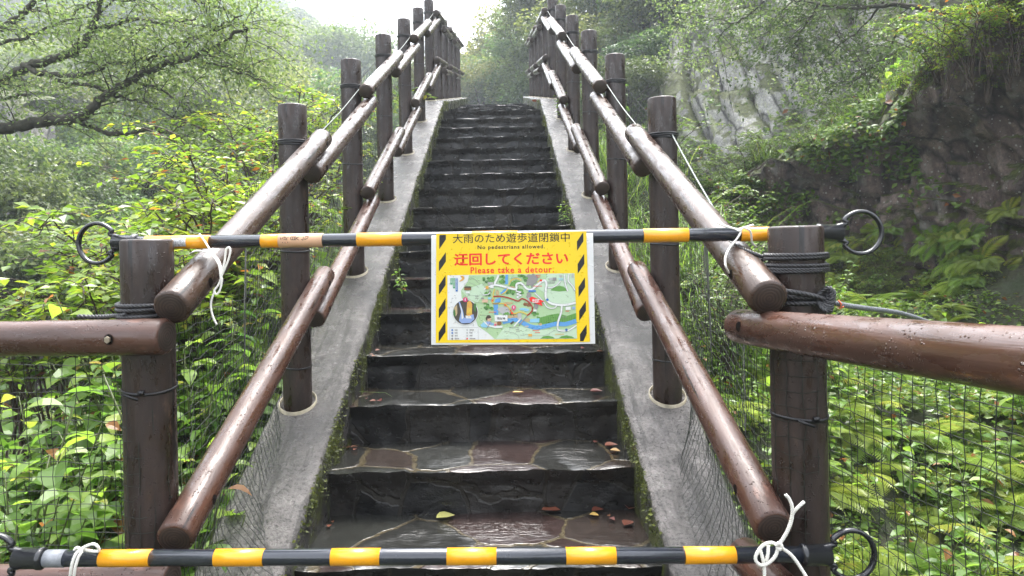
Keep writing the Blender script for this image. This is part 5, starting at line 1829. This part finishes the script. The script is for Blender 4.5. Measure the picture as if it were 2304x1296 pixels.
def broad_plant(seed, H_=.45, n=14, ll=.10, pairs=True):
    rng = np.random.default_rng(seed)
    P = Pile(); mb = MB()
    for st in range(rng.integers(2, 4)):
        a = rng.uniform(0, 6.28); lean = rng.uniform(.1, .5)
        h = H_ * rng.uniform(.7, 1.2)
        pts = [Vector((math.cos(a) * lean * h * t ** 1.5, math.sin(a) * lean * h * t ** 1.5, h * t)) for t in np.linspace(0, 1, 7)]
        mb.tube(pts, list(np.linspace(.0045, .002, 7)), 5)
        ps, ds, ln, ti = [], [], [], []
        for k in range(n):
            t = .25 + .75 * (k / (n - 1))
            i = min(int(t * 6), 5); p = pts[i].lerp(pts[i + 1], t * 6 - i)
            w = k * 2.4 + a
            ps.append(p); ds.append((math.cos(w), math.sin(w), rng.uniform(-.35, .35))); ln.append(ll * rng.uniform(.65, 1.3) * (1 - .35 * t)); ti.append(rng.normal(.5, .2) if rng.uniform() > .05 else 1.0)
        ps = np.array(ps); ds = unit(np.array(ds)); ln = np.array(ln)
        pet = ps + ds * ln[:, None] * .25
        P.add(*leaves(pet, ds + np.array([0, 0, -.15]), np.array([0, 0, 1.0]) + rng.normal(0, .25, (n, 3)), ln, ln * .62, LEAF_B, np.clip(ti, 0, 1)))
        for p, q in zip(ps, pet): mb.tube([p, q], [.0018, .0014], 4)
    return mb.mesh('stem', [M['stem']]), P.mesh('leaves', M['leaf_plant'])


def shrub_pair(seed, H_=1.4, nst=9, ll=.06, mat='leaf_shrub', dens=15, wid=.8):
    rng = np.random.default_rng(seed)
    P = Pile(); mb = MB()
    for st in range(nst):
        a = rng.uniform(0, 6.28); h = H_ * rng.uniform(.55, 1.05); out = wid * rng.uniform(.2, 1.0)
        e = Vector((math.cos(a) * out, math.sin(a) * out, h)); m_ = Vector((e.x * .35, e.y * .35, h * .62)); tip = e + Vector((math.cos(a) * .25, math.sin(a) * .25, -.10)) * out
        st_ = catmull([Vector((rng.normal(0, .05), rng.normal(0, .05), -.1)), m_, e, tip], 6)
        st_ = [p + Vector(rng.normal(0, .010, 3)) for p in st_]
        mb.tube(st_, list(np.linspace(.011, .003, len(st_))), 5)
        for k in range(9):
            i = rng.integers(5, len(st_) - 1); p = st_[i]; w = rng.uniform(0, 6.28); l_ = rng.uniform(.18, .48)
            d = Vector((math.cos(w), math.sin(w), rng.uniform(-.1, .6))).normalized()
            tw = catmull([p, p + d * l_ * .5 + Vector((0, 0, .03)), p + d * l_ + Vector((0, 0, -.05))], 4)
            mb.tube(tw, list(np.linspace(.004, .0016, len(tw))), 4)
            m = dens
            f = np.sort(rng.uniform(.1, 1, m)); idx = np.clip((f * (len(tw) - 1)).astype(int), 0, len(tw) - 2)
            pos = np.array([tuple(tw[q].lerp(tw[q + 1], x * (len(tw) - 1) - q)) for q, x in zip(idx, f)])
            dv = np.array(d); sv = np.cross(dv, [0, 0, 1.0]); sv = sv / (np.linalg.norm(sv) + 1e-6)
            alt = np.where(np.arange(m) % 2 == 0, 1, -1)[:, None]
            dd = unit(sv * alt + dv * .5 + np.array([0, 0, -.25]) + rng.normal(0, .22, (m, 3)))
            ti = np.clip(rng.normal(rng.uniform(.25, .6), .16, m), 0, .85)
            sick = rng.uniform(size=m) > .95; ti[sick] = rng.uniform(.84, 1, sick.sum())
            ln = ll * rng.uniform(.6, 1.3, m)
            P.add(*leaves(pos, dd, np.array([0, 0, 1.0]) + rng.normal(0, .35, (m, 3)), ln, ln * .55, LEAF_S, ti))
    return mb.mesh('branches', [M['twig']]), P.mesh('leaves', M[mat])


def make_kind(name, parts):
    """first individual of a kind, parked until it is placed"""
    t = empty(name, (0, 0, 0))
    for n_, me in parts: obj_of(n_, me, t)
    return t


USED = set()


def put(proto, loc, rot, sc, label, cat, group):
    if proto.name not in USED:
        USED.add(proto.name); o = proto
        o.location = loc; o.rotation_euler = (0, 0, rot); o.scale = (sc,) * 3
    else:
        o = copy_thing(proto, loc, rot, sc)
    tag(o, label, cat, group)
    return o


random.seed(33)
FERN = []
for i in range(4):
    o = obj_of('fern', fern_mesh(61 + i, 9 + i % 3))
    FERN.append(o)
PLANT = [make_kind('leafy_plant', list(zip(('stem', 'leaves'), broad_plant(71 + i, .42 + .06 * i, 10, .135 - .012 * i)))) for i in range(4)]
SHRUB = [make_kind('shrub', list(zip(('branches', 'leaves'), shrub_pair(81 + i, 1.35, 9, .058)))) for i in range(3)]
BIGLEAF = [make_kind('shrub', list(zip(('branches', 'leaves'), shrub_pair(91 + i, 1.3, 8, .098, 'leaf_shrub', 8)))) for i in range(2)]
BUSH = [make_kind('bush', list(zip(('branches', 'leaves'), shrub_pair(101 + i, 1.2, 14, .062, 'leaf_cover', 14, .9)))) for i in range(2)]

# broad-leaved plants packed behind the left netting
random.seed(34)
for i in range(110):
    x = random.uniform(-2.6, -1.0); y = random.uniform(2.05, 3.5)
    if x > -1.2 and y > 2.6: x -= .2
    put(PLANT[i % 4], (x, y, gz1(x, y) - .02), random.uniform(0, 6.28), random.uniform(.9, 1.55), 'broad-leaved green plant behind the netting below the left level log', 'plant', 'leafy plants behind the left netting')
TALL = [make_kind('tall_plant', list(zip(('stem', 'leaves'), broad_plant(171 + i, .95, 22, .115)))) for i in range(3)]
for i in range(54):
    x = random.uniform(-2.8, -1.12); y = random.uniform(2.15, 3.7)
    put(TALL[i % 3], (x, y, gz1(x, y) - .02), random.uniform(0, 6.28), random.uniform(.75, 1.2), 'tall broad-leaved plant between the left netting and the shrubs', 'plant', 'tall plants behind the left netting')
for i in range(40):
    x = random.uniform(-4.2, -1.2); y = random.uniform(3.2, 6.5)
    put(PLANT[i % 4], (x, y, gz1(x, y) - .02), random.uniform(0, 6.28), random.uniform(1.0, 1.9), 'broad-leaved green plant on the bank left of the stairs', 'plant', 'leafy plants on the left bank')
# shrubs with yellowing leaves on the left bank; (x, y, height of its top seen in the picture)
LSH = 'straggling yellow-green shrub with browning leaves on the left bank'
for i, (px, py, Y, s) in enumerate(((640, 340, 4.6, .9), (560, 390, 5.0, 1.0), (480, 430, 4.8, .9), (390, 470, 4.6, .9), (300, 520, 4.5, .85), (200, 560, 4.4, .8), (590, 290, 6.4, 1.1), (660, 240, 6.8, 1.15), (710, 235, 7.4, 1.1), (745, 215, 8.4, 1.1), (690, 320, 5.4, .8), (620, 430, 4.2, .7),
                                     (520, 480, 4.0, .75), (440, 560, 3.8, .7), (350, 590, 3.7, .7), (240, 620, 3.7, .65), (120, 650, 3.6, .65), (20, 670, 3.6, .6), (600, 540, 3.7, .6))):
    p = at(px, py, Y)
    p.x = min(p.x, -1.0 - .95 * s)
    kind = (BIGLEAF if 2 <= i < 6 or 11 <= i < 19 else SHRUB)
    put(kind[i % len(kind)], (p.x, p.y, p.z - 1.28 * s), random.uniform(0, 6.28), s, LSH, 'shrub', 'shrubs on the left bank')

# ferns and plants on the right bank, seen through the right netting and beyond the log
random.seed(35)
for i in range(240):
    y = 2.1 + 4.9 * random.uniform(0, 1) ** 1.2; x = random.uniform(1.0, 3.9)
    if x > 3.4 and y < 3.5: x -= 1
    f = FERN[i % 4]
    put(f, (x, y, gz1(x, y) + .02), random.uniform(0, 6.28), random.uniform(.38, .8), 'bright green fern on the ground behind the right netting', 'fern', 'ferns behind the right netting')
for i in range(110):
    y = random.uniform(2.0, 6.5); x = random.uniform(.98, 3.6)
    put(PLANT[i % 4], (x, y, gz1(x, y) - .02), random.uniform(0, 6.28), random.uniform(.45, .9), 'small leafy plant among the ferns behind the right netting', 'plant', 'plants among the right ferns')
# bushes between the right railing and the cliffs
for i, (px, py, Y, s) in enumerate(((1560, 500, 7.5, .7), (1620, 490, 9.5, .8), (1680, 520, 9, .7), (1530, 400, 10, .8), (1480, 350, 10, .8), (1600, 560, 7, .7), (1570, 620, 5.6, .6), (1600, 690, 5.0, .6), (1720, 470, 10.5, .8), (1660, 450, 12, .9), (1780, 430, 11, .8), (1560, 720, 4.4, .5), (1660, 610, 6.6, .6), (1850, 350, 9.8, .75), (1890, 320, 9.3, .7), (1950, 300, 8.9, .65), (1820, 430, 9.6, .7), (1870, 410, 8.9, .6), (1440, 330, 11.5, .8), (1420, 380, 9, .6))):
    p = at(px, py, Y)
    p.x = max(p.x, .9 + .95 * s)
    put(BUSH[i % 2], (p.x, p.y, p.z - .75 * s), random.uniform(0, 6.28), s, 'soft green bush between the right railing and the rock faces', 'bush', 'bushes beside the right railing')


def fallen_on_rock(V, N, j0, j1, i0, i1): 
    j = random.randint(j0, j1); i = random.randint(i0, i1)
    return V[j, i], N[i]


# plants rooted on the dark rock: ferns in its cracks, tufts and trailing leaves along its top
for k in range(52):
    p, n_ = fallen_on_rock(ROCKV, ROCKN, 4, 58, 52, 350)
    o = FERN[k % 4].copy(); COL.objects.link(o)
    o.location = (p[0] + n_[0] * .03, p[1] + n_[1] * .03, p[2]); a = math.atan2(n_[1], n_[0])
    o.rotation_euler = (0, random.uniform(.5, 1.1), a); o.scale = (random.uniform(.35, .65),) * 3
    tag(o, 'drooping fern rooted low on the dark rock face', 'fern', 'ferns on the dark rock')
RP3 = ROCKV[:150].reshape(-1, 3)
_dx = RP3[:, 0] / RP3[:, 1] * F; _dy = (CH - RP3[:, 2]) / RP3[:, 1] * F
RPX = PX + _dx + ROLL * _dy; RPY = PY + _dy - ROLL * _dx


def rock_at(px, py):
    k = int(np.argmin((RPX - px) ** 2 + (RPY - py) ** 2 + 4 * RP3[:, 1] ** 2))
    return RP3[k], ROCKN[k % ROCKV.shape[1]]


random.seed(37)
for i in range(40):
    px, py = random.uniform(1870, 2340), random.uniform(520, 730)
    p, n_ = rock_at(px, py)
    a = math.atan2(n_[1], n_[0])
    if i % 5 < 3:
        o = FERN[i % 4].copy(); COL.objects.link(o)
        o.location = (p[0] + n_[0] * .04, p[1] + n_[1] * .04, p[2]); o.rotation_euler = (0, random.uniform(.4, .9), a); o.scale = (random.uniform(.4, .8),) * 3
        tag(o, 'drooping fern rooted low on the dark rock face', 'fern', 'ferns on the dark rock')
    elif i % 5 == 3:
        put(BUSH[i % 2], (p[0] + n_[0] * .1, p[1] + n_[1] * .1, p[2] - .25), random.uniform(0, 6.28), random.uniform(.22, .4), 'small leafy bush low on the dark rock face', 'bush', 'bushes low on the dark rock')
    else:
        put(SHRUB[i % 3], (p[0] + n_[0] * .1, p[1] + n_[1] * .1, p[2] - .3), random.uniform(0, 6.28), random.uniform(.2, .35), 'yellow-leaved sprig low on the dark rock face', 'shrub', 'sprigs low on the dark rock')
for px, py, s in ((2200, 120, .55), (2250, 70, .6), (2300, 30, .6), (2150, 160, .4), (2290, 140, .4), (2240, 190, .3), (2080, 210, .3), (2310, 90, .5)):
    p, n_ = rock_at(px, py)
    put(SHRUB[int(px) % 3], (p[0] + n_[0] * .1, p[1] + n_[1] * .1, p[2] - .5 * s), random.uniform(0, 6.28), s, 'yellow-green shrub leaning out from the top of the dark rock', 'shrub', 'shrubs on top of the dark rock')
for k in range(30):
    p, n_ = fallen_on_rock(ROCKV, ROCKN, 114, 170, 18, 350)
    put(BUSH[k % 2], (p[0], p[1], p[2] - .15), random.uniform(0, 6.28), random.uniform(.28, .55), 'green bush growing along the mossy top of the dark rock', 'bush', 'bushes on the dark rock')
for k in range(16):
    p, n_ = fallen_on_rock(ROCKV, ROCKN, 120, 164, 190, 365)
    put(PLANT[k % 4], (p[0], p[1], p[2] - .03), random.uniform(0, 6.28), random.uniform(.6, 1.1), 'leafy plant standing on the mossy top of the dark rock', 'plant', 'plants on the dark rock')
for k in range(40):
    p, n_ = fallen_on_rock(CLIFFV, CLIFFN, 5, 105, 28, 392)
    put(BUSH[k % 2], (p[0] + n_[0] * .05, p[1] + n_[1] * .05, p[2] - .4), random.uniform(0, 6.28), random.uniform(.3, .7), 'yellow-green bush clinging to the grey cliff face', 'bush', 'bushes on the grey cliff')


def leaf_mass(name, label, mat, pos, nrm, ls, seed, asp=.6, templ=LEAF_D, kind='stuff', tb=(.2, .8)):
    rng = np.random.default_rng(seed)
    n = len(pos)
    d = rng.normal(size=(n, 3)); d[:, 2] = d[:, 2] * .4 - .15
    z = np.asarray(nrm, float) * 1.0 + rng.normal(0, .45, (n, 3))
    l_ = ls * rng.uniform(.6, 1.4, n)
    ti = np.clip(rng.normal(.5, .22, n), 0, .92); s_ = rng.uniform(size=n) > .97; ti[s_] = 1
    me = Pile(); me.add(*leaves(pos, d, z, l_, l_ * asp, templ, ti))
    o = obj_of(name, me.mesh(name, M[mat]))
    tag(o, label, kind=kind)
    return o


# ground cover: low leaves carpeting both banks
rng = np.random.default_rng(9)
n = 42000
x = np.concatenate([rng.uniform(.95, 4.2, n), rng.uniform(-5, -.98, n // 2)]); y = np.concatenate([2.0 + 8.5 * rng.uniform(0, 1, n) ** 1.3, rng.uniform(1.95, 8, n // 2)])
z = gz(x, y)
clump = np.array([mnoise.noise(Vector((a * 2.2, b * 2.2, .5))) for a, b in zip(x, y)])
hgt = np.clip(.10 + .22 * clump, .02, .35) * rng.uniform(0, 1, len(x)) ** .6
leaf_mass('ground_cover', 'low leafy ground cover on both banks beside the stairs', 'leaf_cover', np.stack([x, y, z + hgt], 1), np.tile([0, 0, 1.0], (len(x), 1)), .042, 19)
# trailing ivy over the rock shoulder, left end of the dark rock
ii = rng.integers(30, 218, 13000); jj = np.clip(rng.normal(122, 26, 13000), 6, 186).astype(int)
sel = np.array([mnoise.noise(Vector((i * .029, j * .035, 2.2))) > .02 + .0017 * (i - 122) for i, j in zip(ii, jj)])
p = ROCKV[jj, ii][sel]; nn = np.concatenate([ROCKN[ii][sel], np.full((sel.sum(), 1), .8)], 1)
leaf_mass('trailing_ivy', 'trailing leaves matted over the shoulder of the dark rock', 'leaf_cover', p + nn * rng.uniform(.01, .12, (len(p), 1)), nn, .065, 23)
# scattered leaves on the cliff ledges
ii = rng.integers(2, 418, 14000); jj = rng.integers(3, 148, 14000)
sel = np.array([mnoise.noise(Vector((i * .025, j * .04, 7.2))) > .24 for i, j in zip(ii, jj)])
p = CLIFFV[jj, ii][sel]; nn = np.concatenate([CLIFFN[ii][sel], np.full((sel.sum(), 1), .8)], 1)
leaf_mass('cliff_creeper', 'creeping leaves scattered over the ledges of the grey cliff', 'leaf_cover', p + nn * rng.uniform(.02, .25, (len(p), 1)), nn, .13, 24)
# moss tufts on the inner faces of the curbs, ragged along the top edge
for side in (-1, 1):
    n = 5200
    yy = rng.uniform(2.1, 9.5, n) ; dz = rng.uniform(0, 1, n) ** 1.4 * .20
    sel = np.array([mnoise.noise(Vector((a * 2.6, b * 6, side * 5.0))) > -.02 + b * .9 for a, b in zip(yy, dz)])
    yy, dz = yy[sel], dz[sel]
    zz = np.array([curb_z(a) for a in yy]) - dz
    P3 = np.stack([np.full(len(yy), XC + side * (SW - .003)), yy, zz], 1)
    leaf_mass('moss', 'moss tufts on the inner face of the %s concrete curb' % ('left' if side < 0 else 'right'), 'leaf_moss', P3, np.tile([-side * 1.0, 0, .4], (len(yy), 1)), .013, 60 + side, .7)
# same on the low dark cliff of the far bank
ii = rng.integers(1, 88, 5000); jj = rng.integers(1, 58, 5000)
sel = np.array([mnoise.noise(Vector((i * .08, j * .08, 4.2))) > .0 for i, j in zip(ii, jj)])
p = LOWV[jj, ii][sel]; nn = np.concatenate([LOWN[ii][sel], np.full((sel.sum(), 1), .8)], 1)
leaf_mass('bank_creeper', 'creeping leaves on the dark rock wall of the far bank', 'leaf_hill', p + nn * rng.uniform(.02, .3, (len(p), 1)), nn, .16, 25)


# grass: long arching blades
def grass(name, label, roots, Lmin, Lmax, w, seed, mat='leaf_grass'):
    rng = np.random.default_rng(seed)
    n = len(roots); k = 6
    a = rng.uniform(0, 6.28, n); L_ = rng.uniform(Lmin, Lmax, n); el = rng.uniform(1.1, 1.5, n); curl = rng.uniform(.8, 2.2, n)
    t = np.linspace(0, 1, k)
    bend = el[:, None] - curl[:, None] * t[None] ** 1.4
    dx = np.cumsum(np.cos(bend), 1) * (L_ / k)[:, None]; dz = np.cumsum(np.sin(bend), 1) * (L_ / k)[:, None]
    c = roots[:, None] + np.stack([np.cos(a)[:, None] * dx, np.sin(a)[:, None] * dx, dz], -1)
    s = np.stack([-np.sin(a), np.cos(a), np.zeros(n)], 1)[:, None] * (w * (1 - .92 * t ** 2))[None, :, None] * .5
    V = np.stack([c - s, c + s], 2).reshape(n, -1, 3)
    T = []
    for i in range(k - 1): T += [(2 * i, 2 * i + 1, 2 * i + 3), (2 * i, 2 * i + 3, 2 * i + 2)]
    T = (np.array(T)[None] + (np.arange(n) * 2 * k)[:, None, None]).reshape(-1, 3)
    me = npmesh(name, V.reshape(-1, 3), T, [M[mat]], np.repeat(np.clip(rng.normal(.5, .22, n), 0, 1), 2 * k))
    o = obj_of(name, me)
    tag(o, label, kind='stuff')


n = 3200
x = rng.uniform(.98, 2.1, n); y = rng.uniform(4.6, 10.5, n)
keep = np.array([mnoise.noise(Vector((a * 1.6, b * 1.2, 8))) > -.12 for a, b in zip(x, y)])
x, y = x[keep], y[keep]
grass('tall_grass', 'tall arching grass growing beside the right railing', np.stack([x, y, gz(x, y) - .03], 1), .45, 1.15, .009, 41)
n = 1800
x = rng.uniform(-2.2, -.98, n); y = rng.uniform(3.4, 10.5, n)
grass('tall_grass', 'tall grass between the shrubs beside the left railing', np.stack([x, y, gz(x, y) - .03], 1), .4, 1.0, .009, 42)
ii = rng.integers(70, 365, 1200); jj = rng.integers(122, 172, 1200)
grass('rock_grass', 'grass hanging from the ledges of the dark rock', ROCKV[jj, ii], .25, .6, .007, 43, 'leaf_cover')

# a sprig reaching over the right rail, and small weeds at the curb foot
for px, py, Y, s, lb in ((1395, 175, 6.6, 1.0, 'bright green sapling rising behind the right posts'), (1262, 225, 7.7, .55, 'small green weed growing through the right railing near the top of the stairs'),
                         (1268, 465, 5.0, .32, 'tiny weed at the foot of the right curb on the steps'), (905, 618, 4.0, .30, 'tiny weed in the corner of a step by the left curb')):
    p = at(px, py, Y)
    st = make_kind('weed', list(zip(('stem', 'leaves'), broad_plant(int(px), .5, 11, .11))))
    st.location = (p.x, p.y, p.z - .42 * s); st.scale = (s,) * 3
    tag(st, lb, 'plant')

# ------------------------------------------------------------------ fallen leaves on the steps
def dead_leaf(px, py, z, L_, yaw, tint, label, tilt=0.0, wid=.42):
    p = onz(px, py, z)
    tv, tt = LEAF_B
    V = tv.copy(); V[:, 0] -= .5; V *= L_; V[:, 1] *= wid * 2; V[:, 2] = np.abs(V[:, 1]) * .45 + V[:, 0] ** 2 * 3.0 / 1
    me = npmesh('fallen_leaf', V, tt, [M['leaf_dead']], np.full(len(V), tint))
    o = obj_of('fallen_leaf', me, None, (p.x, p.y, p.z + .006), 0)
    o.rotation_euler = (tilt, 0, yaw)
    tag(o, label, 'leaf', 'fallen leaves on the steps')


dead_leaf(1003, 1168, .195, .075, .35, .95, 'greenish yellow fallen leaf lying on the lowest visible step')
dead_leaf(1240, 1153, .195, .075, -.1, .05, 'brown curled fallen leaf against the riser of the lowest visible step')
dead_leaf(1345, 1152, .195, .05, .3, .15, 'small brown fallen leaf beside a tan one on the lowest visible step')
dead_leaf(1337, 1163, .195, .038, -.3, .72, 'small tan fallen leaf beside the brown one on the lowest visible step')
dead_leaf(1416, 1143, .195, .075, 1.3, .08, 'glossy red-brown fallen leaf propped against the right curb', .25)
dead_leaf(1414, 1182, .195, .055, .8, .42, 'dark red fallen leaf on the right end of the lowest visible step')
dead_leaf(1376, 1006, .366, .06, .2, .06, 'orange-brown fallen leaf at the right end of the second step up')
dead_leaf(1384, 1018, .366, .045, -.4, .6, 'pale fallen leaf under the orange-brown one on the second step up')
dead_leaf(1166, 886, .537, .055, .1, .66, 'narrow yellow fallen leaf on the third step up', 0, .22)
dead_leaf(1342, 884, .537, .06, 0, .36, 'dark fallen leaf at the right end of the third step up')
rnd = random.Random(4)
for px, py, z, n_ in ((795, 1012, .366, 9), (835, 900, .537, 5), (842, 797, .708, 6), (1330, 790, .708, 5), (1392, 1170, .195, 6), (1360, 1002, .366, 4), (745, 1180, .195, 3)):
    for k in range((n_ + 1) // 2):
        dead_leaf(px + rnd.uniform(-22, 22), py + rnd.uniform(-7, 7), z, rnd.uniform(.014, .032), rnd.uniform(0, 6.28), rnd.choice((.36, .40, .44, .05)), 'small dark red leaf scrap in the corner of a step', rnd.uniform(-.3, .3))
p = Vector((RX - .10, 8.75, curb_z(8.75)))
p2 = at(1400, 240, 1)
dead_leaf(1205 + 0, 230, curb_z(9.6), .13, .4, .12, 'orange fallen leaf on the right curb at the top of the steep flight')

# ------------------------------------------------------------------ the wet misty air of the gorge
hz = MB()
hz.box((0, 95, 40), (236, 246, 112))
mh = bpy.data.materials.new('haze')
mh.use_nodes = True
nt = mh.node_tree
nt.nodes.remove(nt.nodes['Principled BSDF'])
pv = nt.nodes.new('ShaderNodeVolumePrincipled')
pv.inputs['Color'].default_value = (.84, .92, 1.0, 1)
pv.inputs['Density'].default_value = .0023
pv.inputs['Anisotropy'].default_value = .35
nt.links.new(pv.outputs[0], nt.nodes['Material Output'].inputs['Volume'])
o = hz.obj('haze', [mh], smooth=False)
tag(o, kind='stuff')
